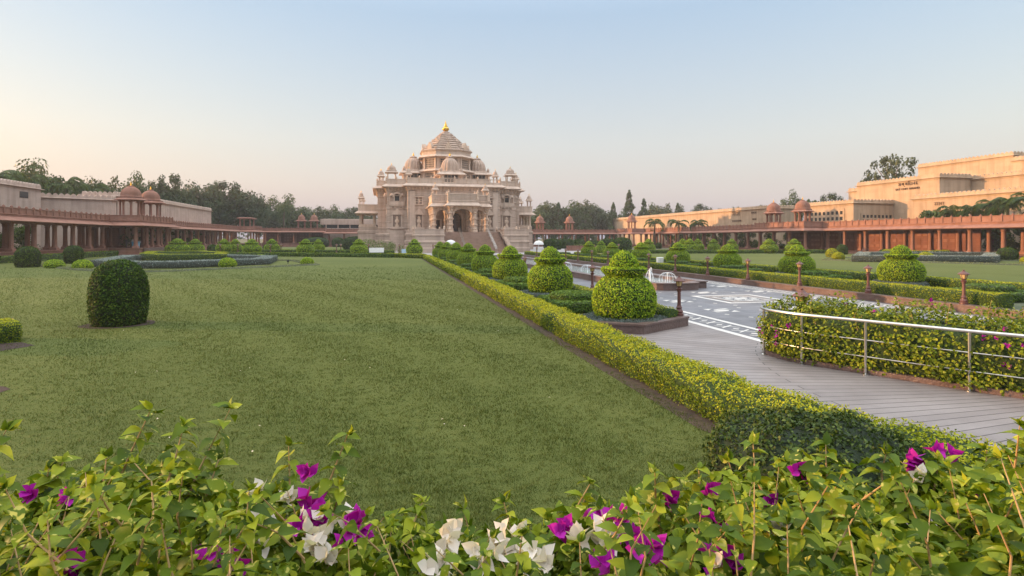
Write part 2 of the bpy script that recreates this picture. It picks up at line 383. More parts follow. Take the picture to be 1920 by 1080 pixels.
# survey of the place: a ground point from its bearing and dip as sighted from the photographer's stand
FPX, HPX = 1077.0, 447.0
def gp(px, py, z=0.0):
    d = FPX * (CAM_H - z) / (py - HPX); l = d * (px - 960) / FPX
    return (l * cos(YAW) + d * sin(YAW), -l * sin(YAW) + d * cos(YAW))
def dp(px, d):
    l = d * (px - 960) / FPX
    return (l * cos(YAW) + d * sin(YAW), -l * sin(YAW) + d * cos(YAW))

def sheet(name, P, z, mat, kind='structure', parent=None):
    return MB().add([(x, y, z) for x, y in P], [tuple(range(len(P)))]).build(name, mat, parent, kind=kind)

# ------------------------------------------------------------------ ground
sheet('ground', ngon(2500, 48), -.03, M['earth'])
sheet('lawn', [(-42.3, -12), (4.9, -12), (4.9, 8), (5.5, 79), (5.0, 90), (-42.3, 90)], 0, M['lawn'])
sheet('lawn', [(31.5, 6), (84, 6), (84, 98), (31.5, 98)], 0, M['lawn'])
sheet('lawn', [(-42.3, 90.5), (-8, 90.5), (-8, 190), (-42.3, 190)], 0, M['lawn'])
sheet('soil_strip', [(5.55, 4.5), (6.3, 4.5), (5.6, 7), (5.6, 14), (6.2, 79), (5.3, 79), (4.70, 24), (4.55, 14), (4.55, 7.6)], .004, M['soil'])
sheet('bed_ground', [(5.4, 5), (6.3, 16.3), (7.4, 15.5), (9.6, 16.8), (9.6, 84), (5.9, 84), (5.4, 20)], .02, M['cover'])
sheet('bed_ground', [(21.7, 14.9), (31.5, 14.9), (31.5, 90), (21.7, 90)], .02, M['cover'])
plaza = sheet('plaza', [(9.9, 8), (21.4, 8), (21.4, 92), (9.9, 92)], -.004, M['plaza'])
sheet('forecourt', [(-14, 92), (62, 92), (62, 190), (-14, 190)], -.002, M['court'])

# paved path fanning round from the camera side up into the plaza
def fan_path():
    piv = (16.5, 7.5); V = []; F = []; UV = []
    na, nr = 40, 24
    for i in range(na + 1):
        a = pi + .75 - 1.75 * i / na
        for j in range(nr + 1):
            r = 5.4 + (13.0 - 5.4) * j / nr
            V.append((piv[0] + r * cos(a), piv[1] + r * sin(a), 0.0)); UV.append((r, -a * 8.2))
    for i in range(na):
        for j in range(nr):
            k = i * (nr + 1) + j
            F.append((k, k + nr + 1, k + nr + 2, k + 1))
    # clip to the paved area by keeping quads on the camera side of the plaza border
    keep = []
    for f in F:
        cx = sum(V[i][0] for i in f) / 4; cy = sum(V[i][1] for i in f) / 4
        if cx < 10.15 + max(0, (12.4 - cy)) * .9: keep.append(f)
    me = bpy.data.meshes.new('paved_path'); me.from_pydata([(x, y, -.0015) for x, y, z in V], [], keep)
    ul = me.uv_layers.new(name='UVMap')
    for l in me.loops: ul.data[l.index].uv = UV[l.vertex_index]
    me.materials.append(M['path']); o = bpy.data.objects.new('paved_path', me); COL.objects.link(o); o['kind'] = 'structure'
fan_path()

# white inlay laid 4 mm over the plaza tiles
def inlays():
    w = MB(); b = MB(); Z = .002
    def q(m, P, z=Z): m.add([(x, y, z) for x, y in P], [tuple(range(len(P)))])
    def frame(m, cx, cy, s, t, z=Z):
        q(m, rect(cx - s, cx + s, cy - s, cy - s + t), z); q(m, rect(cx - s, cx + s, cy + s - t, cy + s), z)
        q(m, rect(cx - s, cx - s + t, cy - s + t, cy + s - t), z); q(m, rect(cx + s - t, cx + s, cy - s + t, cy + s - t), z)
    def dia(m, cx, cy, s, z=Z): q(m, [(cx - s, cy), (cx, cy - s), (cx + s, cy), (cx, cy + s)], z)
    def small(cx, cy):
        s = .5
        for sx in (-1, 1):
            for sy in (-1, 1):
                q(w, [(cx + sx * s, cy + sy * s), (cx + sx * s, cy + sy * .1), (cx + sx * .1, cy + sy * s)][::(1 if sx * sy > 0 else -1)])
        q(w, ngon(.3, 8, cx, cy))
    for x in (12.9, 16.2, 19.4):
        for k in range(-1, 4):
            y = 20 + 3.35 * k
            if (x, k) == (16.2, 1): continue
            small(x, y)
    for c in ((16.3, 23.7),):
        frame(w, *c, 1.65, .26); frame(b, *c, 1.2, .2); frame(w, *c, .95, .12)
        for a in range(8):
            t = a * pi / 4; q(w, ngon(.2, 6, c[0] + .62 * cos(t), c[1] + .62 * sin(t)))
        dia(w, *c, .38)
        for sx in (-1, 1):
            for sy in (-1, 1): dia(b, c[0] + sx * .68, c[1] + sy * .68, .16, Z + .002)
    for i in range(12):                                  # scattered white dots in a diagonal grid
        for j in range(20):
            x = 12.0 + .82 * i + (.41 if j % 2 else 0); y = 13 + .84 * j
            if x > 19.7: continue
            if abs(x - 16.3) < 1.95 and abs(y - 23.7) < 1.95: continue
            if any(abs(x - a) < .62 and abs(y - (20 + 3.35 * k)) < .62 for a in (12.9, 16.2, 19.4) for k in range(-1, 4)): continue
            if 13 < x < 18.3 and y > 27.6: continue
            if (i + j) % 2: dia(w, x, y, .11)
    for x0, x1 in ((10.0, 10.24), (11.15, 11.36), (20.0, 20.14), (20.75, 20.9)): q(w, rect(x0, x1, 13.1 if x0 < 15 else 8, 91))
    for side, xc, hw in ((0, 10.7, .3), (1, 20.45, .2)):  # chain of crossed leaves between the border lines
        st = .9 if side == 0 else .6; y00 = 13.3 if side == 0 else 9.5
        for k in range(int(80 / st)):
            y = y00 + st * k
            if y > 60: break
            for sg in (-1, 1):
                q(w, [(xc - hw, y + sg * .02), (xc - hw, y + .10 + sg * .02), (xc + hw, y + st * .5 + .10), (xc + hw, y + st * .5)] if sg > 0 else
                     [(xc - hw, y + st * .5), (xc - hw, y + st * .5 + .10), (xc + hw, y + .10), (xc + hw, y)], Z + (.0015 if sg > 0 else 0))
            dia(w, xc, y + st * .78, .12)
    w.build('inlay', M['inlay'], plaza); b.build('inlay', M['inlay_brown'], plaza)
inlays()

# ------------------------------------------------------------------ grass: real blades on the nearer lawn
def grass():
    rng = np.random.default_rng(3)
    n = 520000
    u = rng.random(n) ** .85; d = 2.6 * (60.0 / 2.6) ** u; keep0 = rng.random(n) < np.clip((60 - d) / 40, 0, 1)
    ang = rng.uniform(-.80, .34, n) + 0                       # bearing in camera space
    l = d * np.tan(ang)
    x = l * cos(YAW) + d * sin(YAW); y = -l * sin(YAW) + d * cos(YAW)
    ok = keep0 & (x < 4.75 + .04 * rng.normal(size=n)) & (x > -40)
    x, y, d = x[ok], y[ok], d[ok]; n = len(x)
    h = rng.uniform(.014, .034, n) * (1 + d / 30); w = .0017 * (1 + d * .24)
    h *= .75 + .45 * np.sin(x * 11 + 3 * np.sin(y * 4.3)) * np.sin(y * 13 + 2.5 * np.sin(x * 5.1)) + .2 * np.sin(x * 2.3 + y * 1.1); h = np.maximum(h, .006); t = rng.uniform(0, 2 * pi, n); lean = rng.uniform(.2, 1.1, n) * h; la = rng.uniform(0, 2 * pi, n)
    V = np.empty((n, 3, 3)); 
    V[:, 0] = np.stack([x + w * np.cos(t), y + w * np.sin(t), np.zeros(n)], 1)
    V[:, 1] = np.stack([x - w * np.cos(t), y - w * np.sin(t), np.zeros(n)], 1)
    V[:, 2] = np.stack([x + lean * np.cos(la), y + lean * np.sin(la), h], 1)
    o = npobj('grass', V.reshape(-1, 3), [np.arange(3 * n).reshape(-1, 3)], M['grass'])
    tag(o, 'short mown grass blades covering the left lawn', 'grass', kind='stuff')
grass()

# ------------------------------------------------------------------ building blocks of the temple and the colonnades
def dome_prof(r, h, onion=.0):
    P = []
    for i in range(9):
        t = i / 8 * pi / 2
        P.append((max(.02, r * cos(t) * (1 + onion * sin(2 * t))), h * sin(t)))
    return P
def finial_mb(h, r):
    return MB().lathe([(r * .5, 0), (r * .75, h * .05), (r * .45, h * .1), (r * .9, h * .2), (r, h * .3), (r * .85, h * .42), (r * .35, h * .5), (r * .5, h * .55), (r * .25, h * .62), (r * .35, h * .7), (r * .12, h * .82), (.015, h)], 12)
def column_mb(x, y, z0, z1, r, n=8, cap=1.0):
    H = z1 - z0
    m = MB()
    m.sweep(rect(x - r * 1.35, x + r * 1.35, y - r * 1.35, y + r * 1.35), [(0, z0), (0, z0 + H * .07), (-r * .25, z0 + H * .10)])
    m.lathe([(r * 1.15, H * .10), (r * 1.15, H * .14), (r, H * .16), (r * .9, H * .82), (r * 1.1, H * .83), (r * 1.1, H * .86), (r * .9, H * .87), (r * 1.3 * cap, H * .93)], n, x, y, z0, cap=False)
    m.sweep(rect(x - r * 1.5 * cap, x + r * 1.5 * cap, y - r * 1.5 * cap, y + r * 1.5 * cap), [(-r * .3, z0 + H * .93), (0, z0 + H * .955), (0, z1)], cap0=True)
    return m
def chhatri(parent, x, y, z, w, hcol, hdome, mat, roof, n_side=4, name='chhatri', fin=.6, cr=.11, over=.35, rib=0):
    """a small domed kiosk: floor, pillars, sloping eave, dome, gilded finial"""
    b = MB(); h = w / 2
    P = rect(x - h, x + h, y - h, y + h) if n_side == 4 else ngon(h * 1.08, n_side, x, y, pi / n_side)
    b.sweep(P, [(over * .25, z + hcol - .1), (over * .25, z + hcol), (over, z + hcol - .02), (over * 1.0, z + hcol + .05), (over * .25, z + hcol + .28), (over * .15, z + hcol + .42), (over * .3, z + hcol + .48), (0, z + hcol + .52)], cap0=True)
    k = b.build(name, mat, parent)
    for (px, py) in offset_poly(P, -cr * 1.6): column_mb(px, py, z, z + hcol - .1, cr).build('pillar', mat, k)
    r = h * .92; zz = z + hcol + .52
    MB().lathe([(r * 1.04, 0), (r * 1.04, .08)] + [(a, .08 + q) for a, q in dome_prof(r, hdome, .06)], 32, x, y, zz, rib=rib, nrib=16).build('dome', roof, k, smooth=True)
    MB().lathe([(r * .3, -.06), (r * .34, .04), (r * .2, .1), (r * .12, .16)], 12, x, y, zz + hdome + .04).merge(MB()).build('dome_cap', mat, k)
    MB().merge(finial_mb(fin, fin * .2), (x, y, zz + hdome + .16)).build('finial', M['gold'], k, smooth=True)
    return k

# ------------------------------------------------------------------ the temple
TX, TY = 16.5, 151.5
def temple():
    T = thing('temple', 'carved pink sandstone temple with stepped pyramid roof and golden finials', 'temple', (TX, TY, 0))
    st, tr, cv, rf = M['temple'], M['temple_plain'], M['temple_carved'], M['temple_roof']
    a, b, c = 10.7, 15.3, 17.4; ya, yb, yc = 19.0, 15.6, 10.5
    FP = [(-a, -ya), (a, -ya), (a, -yb), (b, -yb), (b, -yc), (c, -yc), (c, yc), (b, yc), (b, yb), (a, yb), (a, ya), (-a, ya), (-a, yb), (-b, yb), (-b, yc), (-c, yc), (-c, -yc), (-b, -yc), (-b, -yb), (-a, -yb)]
    # plinth with mouldings
    MB().sweep(FP, [(.75, 0), (.75, 1.1), (.55, 1.3), (.55, 1.5), (.7, 1.6), (.7, 2.2), (.45, 2.5), (.45, 3.3), (.6, 3.4), (.6, 3.8), (.3, 4.1), (.3, 4.5), (0, 4.6)]).build('plinth', st, T)
    MB().sweep(FP, [(0, 4.6), (0, 5.1), (.1, 5.15), (.1, 5.3), (0, 5.4), (0, 6.5), (.06, 6.55), (.06, 6.7), (0, 6.75), (0, 7.9), (.05, 7.95), (.05, 8.1), (0, 8.15), (0, 9.5), (.1, 9.6), (.1, 9.95), (0, 10.05), (0, 11.3), (.05, 11.35), (.05, 11.5), (0, 11.55), (0, 12.6), (.06, 12.65), (.06, 12.8), (0, 12.85), (0, 13.6), (.12, 13.65), (.12, 13.85), (.05, 13.9), (.05, 14.0), (.2, 14.1), (.2, 14.35), (.35, 14.5), (.35, 14.9)]).build('wall', st, T)
    MB().sweep(FP, [(.3, 14.92), (1.15, 14.62), (1.2, 14.68), (1.2, 14.8), (.5, 15.3), (.2, 15.4), (.2, 15.5)]).build('eave', tr, T)
    # brackets under the eave
    br = MB()
    def along(P, e, step, fn, skip_short=.8):
        Q = offset_poly(P, e)
        for i in range(len(Q)):
            p, q = Q[i], Q[(i + 1) % len(Q)]; L = math.hypot(q[0] - p[0], q[1] - p[1])
            if L < skip_short: continue
            k = max(1, int(round(L / step))); rz = math.atan2(q[1] - p[1], q[0] - p[0])
            for j in range(k): t = (j + .5) / k; fn(p[0] + (q[0] - p[0]) * t, p[1] + (q[1] - p[1]) * t, rz, L / k)
    bk = MB().add([(-.13, 0, 14.55), (.13, 0, 14.55), (.13, -.55, 14.55), (-.13, -.55, 14.55), (-.13, 0, 13.75), (.13, 0, 13.75), (.13, -.12, 13.8), (-.13, -.12, 13.8)],
                  [(0, 1, 2, 3), (3, 2, 6, 7), (0, 3, 7, 4), (1, 5, 6, 2), (4, 7, 6, 5)])
    along(FP, .02, .8, lambda x, y, rz, L: br.merge(bk, (x, y, 0), rz))
    br.build('bracket_frieze', cv, T)
    # roof terrace parapet: posts, rails and pierced panels
    MB().sweep(FP, [(0, 15.4), (-.2, 15.42)]).build('roof_terrace', tr, T)
    pr = MB(); ps = MB()
    for e0, z0, z1 in ((.22, 15.5, 15.85), (.22, 16.45, 16.62)):
        Q = offset_poly(FP, e0); R = offset_poly(FP, e0 - .28)
        for i in range(len(Q)):
            j = (i + 1) % len(Q); V = [(Q[i][0], Q[i][1]), (Q[j][0], Q[j][1]), (R[j][0], R[j][1]), (R[i][0], R[i][1])]
            pr.sweep(V, [(0, z0), (0, z1)], cap0=True)
    cnt = [0]; pst = []
    def panel(x, y, rz, L):
        cnt[0] += 1
        if cnt[0] % 4 == 0:
            for s in range(4):
                pr.merge(MB().box(-.05, .05, -.08, .08, 15.85, 16.45), (x + cos(rz) * L * (s - 1.5) / 4, y + sin(rz) * L * (s - 1.5) / 4, 0), rz)
        else: pr.merge(MB().box(-L / 2 + .1, L / 2 - .1, -.06, .06, 15.85, 16.45), (x, y, 0), rz)
        for s in (-.5, .5):
            if s > 0:
                o = MB().box(-.17, .17, -.19, .19, 15.5, 16.78).lathe([(.2, 16.7), (.22, 16.85), (.12, 16.95), (.14, 17.02), (.02, 17.22)], 8).build('parapet_post', cv, T) if not pst else bpy.data.objects.new('parapet_post', pst[0])
                if pst: COL.objects.link(o); o.parent = T
                else: pst.append(o.data)
                o.location = (x + cos(rz) * L * s, y + sin(rz) * L * s, 0); o.rotation_euler = (0, 0, rz)
    along(FP, .08, 2.6, panel)
    pr.build('parapet', tr, T)
    # roof kiosks
    for sx in (-1, 1):
        chhatri(T, sx * 14.2, -14.4, 16.2, 2.2, 1.9, 1.15, tr, rf, fin=.6, cr=.14, over=.4)
        chhatri(T, sx * 10.3, -15.2, 16.2, 1.1, 1.5, .75, tr, rf, fin=.5, cr=.1, over=.28)
        chhatri(T, sx * 16.7, -9.8, 16.2, 1.1, 1.5, .75, tr, rf, fin=.5, cr=.1, over=.28)
        chhatri(T, sx * 16.5, -8.0, 16.2, 1.2, 1.6, .8, tr, rf, fin=.5, cr=.1, over=.28)
        chhatri(T, sx * 16.7, 9.8, 16.2, 1.1, 1.5, .75, tr, rf, fin=.5, cr=.1, over=.28)
    # central tower: lower stage, lattice stage, drum, stepped pyramid, finial
    q, Rr = 3.1, 6.1
    OC = [(-q, -Rr), (q, -Rr), (Rr, -q), (Rr, q), (q, Rr), (-q, Rr), (-Rr, q), (-Rr, -q)]
    tw = MB().sweep(OC, [(-.1, 15.4), (-.1, 19.9), (.1, 20.1)]).sweep(OC, [(-.3, 20.5), (-.3, 23.2), (0, 23.5)])
    tw.build('tower', tr, T)
    ev = MB()
    for z in (20.0, 23.6):
        ev.sweep(OC, [(-.2, z - .1), (1.05, z - .2), (1.1, z - .1), (.55, z + .35), (.15, z + .5)])
    ev.build('tower_eave', tr, T)
    for i in range(8):                               # lattice windows on each side of both stages
        p, r2 = OC[i], OC[(i + 1) % 8]; mx, my = (p[0] + r2[0]) / 2, (p[1] + r2[1]) / 2
        rz = math.atan2(r2[1] - p[1], r2[0] - p[0]); L = math.hypot(r2[0] - p[0], r2[1] - p[1]); nx, ny = sin(rz), -cos(rz)
        for (z0, z1, e) in ((20.8, 23.0, -.26), (17.0, 19.5, -.06)):
            f = MB().box(-L * .32, L * .32, -.02, .02, z0, z1)
            f.xf((mx + nx * e, my + ny * e, 0), rz); w = f.build('window', M['dark'], T)
            g = MB(); k = 6
            for s in range(k + 1): g.box(-L * .32 + L * .64 * s / k - .07, -L * .32 + L * .64 * s / k + .07, -.1, -.021, z0, z1)
            for s in range(5): g.box(-L * .32, L * .32, -.092, -.02, z0 + (z1 - z0) * s / 4 - .07, z0 + (z1 - z0) * s / 4 + .07)
            g.xf((mx + nx * e, my + ny * e, 0), rz); g.build('lattice', M['lattice'], w)
            for s in (-1, 1):
                pl = MB().box(s * L * .42 - .22, s * L * .42 + .22, -.28, 0, z0 - .4, z1 + .35); pl.xf((mx + nx * e, my + ny * e, 0), rz); pl.build('pilaster', tr, w)
    dr = MB().sweep(OC, [(.05, 23.9), (.05, 24.9), (.3, 25.0), (.3, 25.2)]); dr.build('drum', tr, T)
    prof = [(.35, 25.15)]; e = .35; z = 25.15; nst = 8
    for i in range(nst):
        zz = 25.15 + 5.2 * ((i + 1) / nst); h = (zz - z)
        prof += [(e + .12, z + h * .05), (e + .12, z + h * .32), (e - .22, z + h * .55), (e - .30, z + h * .62)]
        e = .35 - 5.35 * ((i + 1) / nst) ** 1.0; prof += [(e - .05, zz)]; z = zz
    py = MB().sweep(OC, prof)
    # small upright stones at the hips of every step and carved fronts in the middle of the faces
    for i in range(nst):
        zz = 25.15 + 5.2 * ((i + .5) / nst); ee = .25 - 5.35 * ((i + .3) / nst)
        for (x, y) in offset_poly(OC, ee - .1): py.merge(MB().box(-.2, .2, -.2, .2, zz - .3, zz + .2), (x, y, 0), math.atan2(y, x))
    py.build('pyramid_roof', rf, T)
    pf = MB()
    for i in range(8):
        p, r2 = OC[i], OC[(i + 1) % 8]; mx, my = (p[0] + r2[0]) / 2, (p[1] + r2[1]) / 2; rz = math.atan2(r2[1] - p[1], r2[0] - p[0])
        for t, s in ((.0, 1.0), (.42, .62)):
            k = 1 - t; g = MB()
            g.add([(-.75 * s, -.1, 0), (.75 * s, -.1, 0), (.8 * s, -.1, .7 * s), (.45 * s, -.1, 1.4 * s), (0, -.1, 2.1 * s), (-.45 * s, -.1, 1.4 * s), (-.8 * s, -.1, .7 * s),
                   (-.75 * s, .9, 0), (.75 * s, .9, 0), (.8 * s, .9, .7 * s), (.45 * s, .9, 1.4 * s), (0, .9, 2.1 * s), (-.45 * s, .9, 1.4 * s), (-.8 * s, .9, .7 * s)],
                  [(0, 1, 2, 3, 4, 5, 6)] + [(j, 7 + j, 7 + (j + 1) % 7, (j + 1) % 7) for j in range(7)])
            pf.merge(g, (mx * (k * 1.0 + .0), my * (k * 1.0), 25.3 + 5.2 * t), rz)
    pf.build('pediment', cv, T)
    MB().lathe([(1.3, 0), (1.35, .15), (1.05, .35), (1.1, .5), (.75, .7), (.5, .75)], 20, 0, 0, 30.2).build('finial_base', rf, T)
    MB().lathe([(.3, 0), (.5, .12), (.85, .45), (.95, .75), (.8, 1.05), (.4, 1.25), (.55, 1.35), (.55, 1.42), (.28, 1.55), (.36, 1.75), (.34, 1.95), (.16, 2.1), (.2, 2.25), (.1, 2.55), (.02, 3.0)], 20, 0, 0, 30.9).build('finial', M['gold'], T, smooth=True)
    # the domes round the tower
    def big_dome(x, y, z0, z1, w, r, h, name='dome'):
        k = MB()
        P = rect(x - w, x + w, y - w, y + w)
        k.sweep(P, [(-.25, z0), (-.25, z1 - .9)])
        k.sweep(P, [(-.3, z1 - .9), (.9, z1 - 1.0), (.95, z1 - .9), (.35, z1 - .45), (.1, z1 - .35), (.1, z1 - .1), (-.1, z1)], cap0=True)
        d = k.build('dome_pavilion', tr, T)
        for sx in (-1, 1):
            for sy in (-1, 1):
                MB().merge(column_mb(x + sx * (w - .2), y + sy * (w - .2), z0, z1 - .9, .3)).build('pillar', cv, d)
                MB().lathe([(.35, 0), (.4, .2), (.3, .5), (.12, .75), (.03, .95)], 10, x + sx * w * .92, y + sy * w * .92, z1).build('corner_turret', rf, d)
        g = MB()
        for i in range(5): g.box(x - w * .62 + w * 1.24 * i / 4 - .05, x - w * .62 + w * 1.24 * i / 4 + .05, y - w + .1, y - w + .2, z0, z1 - 1.0)
        for i in range(4): g.box(x - w * .62, x + w * .62, y - w + .12, y - w + .18, z0 + (z1 - 1 - z0) * i / 4, z0 + (z1 - 1 - z0) * i / 4 + .1)
        g2 = MB().box(x - w * .65, x + w * .65, y - w + .19, y - w + .24, z0, z1 - 1.0); g2.build('window', M['dark'], d); g.build('lattice', M['lattice'], d)
        MB().lathe([(r * 1.1, 0), (r * 1.1, .3), (r, .35)] + [(p, .35 + s) for p, s in dome_prof(r, h, .05)], 64, x, y, z1, rib=.09, nrib=16).build('dome', rf, d)
        MB().lathe([(r * .42, -.12), (r * .45, .05), (r * .25, .22), (r * .2, .35)], 16, x, y, z1 + h + .3).build('dome_cap', rf, d)
        MB().merge(finial_mb(1.1, .26), (x, y, z1 + h + .6)).build('finial', M['gold'], d, smooth=True)
    big_dome(0, -9.6, 15.4, 19.2, 2.7, 2.15, 3.3)
    big_dome(-8.4, 0, 15.4, 20.4, 2.7, 2.2, 3.2)
    big_dome(8.4, 0, 15.4, 20.4, 2.7, 2.2, 3.2)
    big_dome(0, 9.6, 15.4, 19.2, 2.7, 2.15, 3.3)
    # jharokha balconies, niches and framed windows on the front and the side faces
    def jharokha(x, y, rz):
        k = MB().box(-1.75, 1.75, -.5, 0, 10.55, 10.75).box(-1.6, 1.6, -.42, 0, 10.3, 10.54).box(-1.6, 1.6, -.46, -.36, 10.75, 11.35)
        for s in (-1.62, -.62, .62, 1.62): k.box(s - .09, s + .09, -.5, -.32, 10.76, 12.6)
        for s in (-1.3, -.5, .5, 1.3): k.box(s - .12, s + .12, -.4, 0, 9.85, 10.29)
        k.box(-1.75, -.6, -.62, 0, 12.6, 12.75).box(.6, 1.75, -.62, 0, 12.6, 12.75)
        for s in (-1.15, 1.15): k.merge(MB().lathe([(.5, 0)] + dome_prof(.5, .55), 14), (s, -.25, 12.75))
        n = 12; ar = []
        for i in range(n + 1): t = pi * i / n; ar.append((-.75 * cos(t), 12.35 + .85 * sin(t)))
        V = []; F = []
        for (xx, zz) in ar: V += [(xx, -.6, zz), (xx, 0, zz), (xx * 1.35, -.6, 12.35 + (zz - 12.35) * 1.35 + .02), (xx * 1.35, 0, 12.35 + (zz - 12.35) * 1.35 + .02)]
        for i in range(n): o = 4 * i; F += [(o, o + 4, o + 6, o + 2), (o + 2, o + 6, o + 7, o + 3), (o, o + 1, o + 5, o + 4)]
        k.add(V, F); k.xf((x, y, 0), rz); j = k.build('balcony_window', tr, T)
        d = MB(); P = [(-.55, 11.2), (.55, 11.2)] + [(.55 * cos(pi * i / 8), 12.35 + .7 * sin(pi * i / 8)) for i in range(9)]
        d.add([(xx, -.03, zz) for xx, zz in P], [tuple(range(len(P)))]); d.xf((x, y, 0), rz); d.build('opening', M['dark'], j)
        for q0, q1 in ((-1.5, -.72), (.72, 1.5)):
            g = MB().box(q0, q1, -.2, -.1, 11.4, 12.5); g.xf((x, y, 0), rz); g.build('lattice', rf, j)
    def niche(x, y, rz, w=1.2, z0=5.5, z1=8.3, top=True):
        k = MB().box(-w - .3, w + .3, -.35, 0, z0 - .5, z0 - .15).box(-w - .15, w + .15, -.25, 0, z0 - .15, z0)
        k.box(-w, -w + .28, -.22, 0, z0, z1).box(w - .28, w, -.22, 0, z0, z1).box(-w - .1, w + .1, -.4, 0, z1, z1 + .2)
        if top: k.add([(-w, -.2, z1 + .2), (w, -.2, z1 + .2), (w * .6, -.2, z1 + .8), (0, -.2, z1 + 1.5), (-w * .6, -.2, z1 + .8), (-w, 0, z1 + .2), (w, 0, z1 + .2), (w * .6, 0, z1 + .8), (0, 0, z1 + 1.5), (-w * .6, 0, z1 + .8)],
                      [(0, 1, 2, 3, 4), (1, 6, 7, 2), (2, 7, 8, 3), (3, 8, 9, 4), (4, 9, 5, 0)])
        k.xf((x, y, 0), rz); j = k.build('niche', tr, T)
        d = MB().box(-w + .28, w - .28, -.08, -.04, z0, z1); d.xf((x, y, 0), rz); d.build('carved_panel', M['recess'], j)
        f = MB().lathe([(.45, 0), (.42, .3), (.2, .8), (.5, 1.2), (.48, 1.6), (.2, 1.9), (.3, 2.1), (.25, 2.4), (.05, 2.6)], 10)
        f.xf((0, 0, 0), 0, (1, .3, (z1 - z0) / 2.9)); f.xf((0, -.09, z0)); f.xf((x, y, 0), rz); f.build('relief_figure', cv, j)
    def square_window(x, y, rz):
        k = MB().box(-1.0, 1.0, -.3, 0, 10.45, 10.65).box(-.95, -.7, -.25, 0, 10.65, 12.2).box(.7, .95, -.25, 0, 10.65, 12.2).box(-1.1, 1.1, -.45, 0, 12.2, 12.4)
        k.xf((x, y, 0), rz); j = k.build('framed_window', tr, T)
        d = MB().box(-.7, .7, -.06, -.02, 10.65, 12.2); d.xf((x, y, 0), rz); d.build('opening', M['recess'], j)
        f = MB().box(-.12, .12, -.12, -.06, 10.65, 12.2).box(-.7, .7, -.11, -.065, 11.1, 11.25).box(-.7, .7, -.11, -.065, 11.65, 11.8).lathe([(.25, 0), (.3, .5), (.12, .9)], 8, 0, -.06, 11); f.xf((x, y, 0), rz); f.build('lattice', cv, j)
    for s in (-1, 1):
        jharokha(s * 13.0, -yb, 0); niche(s * 13.0, -yb, 0)
        square_window(s * 8.2, -ya, 0); niche(s * 8.2, -ya, 0, w=1.0, z0=5.4, z1=8.2)
        MB().box(s * 13.0 - 1.7, s * 13.0 + 1.7, -yb - 1.15, -yb - .2, 0, 4.7).build('buttress', st, T)
        rz = -pi / 2 if s < 0 else pi / 2
        jharokha(s * b, -13.0, rz); niche(s * b, -13.0, rz, w=.9)
        MB().sweep(rect(s * 9.6 - .6, s * 9.6 + .6, -ya - .12, -ya + .1), [(0, 4.62), (0, 13.9)]).build('pilaster', tr, T)
    # side porches
    for s in (-1, 1):
        x0, x1 = sorted((s * 17.5, s * 22.0)); P = rect(x0, x1, -5.5, 5.5)
        MB().sweep(P, [(.35, 0), (.35, 1.3), (.15, 1.5), (.15, 4.0), (.3, 4.2), (.3, 4.6), (0, 4.8), (0, 5.6)]).build('porch_base', st, T)
        MB().sweep(P, [(-.1, 9.0), (.9, 8.9), (.95, 9.0), (.3, 9.5), (.1, 9.6), (.1, 11.0), (.18, 11.05), (.18, 11.2), (-.1, 11.2), (-.1, 9.7)], cap0=True).build('porch_roof', tr, T)
        for y in (-5.0, -1.7, 1.7, 5.0):
            MB().merge(column_mb(s * 21.5, y, 5.6, 9.0, .38)).build('porch_column', cv, T)
        MB().merge(column_mb(s * 18.2, -5.0, 5.6, 9.0, .38)).build('porch_column', cv, T)
        for y in (-4.9, 4.9): chhatri(T, s * 21.4, y, 11.1, 1.1, 1.6, .8, tr, rf, fin=.5, cr=.1, over=.28)
        MB().box(min(s * 21.9, s * 21.7), max(s * 21.9, s * 21.7), -4.6, 4.6, 5.6, 6.3).box(x0 + .3, x1 - .3, -5.35, -5.2, 5.6, 6.3).build('porch_balustrade', cv, T)
    # front porch: floor, carved columns, arches, eaves and parapet
    fz = 4.1
    y0, y1, y2 = -33.3, -29.6, -19.0
    MB().sweep([(-6.3, y1), (-3.3, y1), (-3.3, y0), (3.3, y0), (3.3, y1), (6.3, y1), (6.3, y2 - .8), (-6.3, y2 - .8)], [(.3, 0), (.3, 1.5), (.1, 1.7), (.1, 3.3), (.35, 3.5), (.35, fz)]).build('porch_floor', st, T)
    def rich_column(x, y, z0, z1, r):
        H = z1 - z0; p = []
        p = [(1.45, 0), (1.45, .05), (1.1, .07), (1.25, .12), (.95, .16), (.9, .24), (1.2, .27), (1.25, .30), (.9, .33), (.85, .46), (1.2, .49), (1.3, .53), (.95, .56), (.85, .60), (.85, .70), (1.25, .73), (1.0, .77), (1.3, .82), (1.6, .88), (1.1, .9), (1.8, .97), (1.9, 1.0)]
        return MB().lathe([(r * a, H * q) for a, q in p], 12, x, y, z0, rib=.12, nrib=6)
    for s in (-1, 1):
        for (x, y) in ((2.5, y0 + .5), (2.5, y1 + .2), (5.6, y1 + .5), (5.6, -25), (2.5, -23.5), (5.6, -21.2)):
            rich_column(s * x, y, fz, 9.5, .42).build('porch_column', cv, T)
    # scalloped arches between the front columns
    def arch(xa, xb, y, z_spring, z_top, th=.25):
        n = 18; k = MB(); V = []; F = []; xm = (xa + xb) / 2; hw = (xb - xa) / 2
        for i in range(n + 1):
            t = pi * i / n; rr = 1 - .09 * abs(sin(t * 4.5))
            xx = xm - hw * rr * cos(t); zz = z_spring + (z_top - .55 - z_spring) * rr * sin(t)
            V += [(xx, y - th, zz), (xx, y + th, zz), (xm - hw * cos(t) * 1.0, y - th, z_top), (xm - hw * cos(t), y + th, z_top)]
        for i in range(n): o = 4 * i; F += [(o, o + 4, o + 6, o + 2), (o + 1, o + 3, o + 7, o + 5), (o, o + 1, o + 5, o + 4)]
        return k.add(V, F)
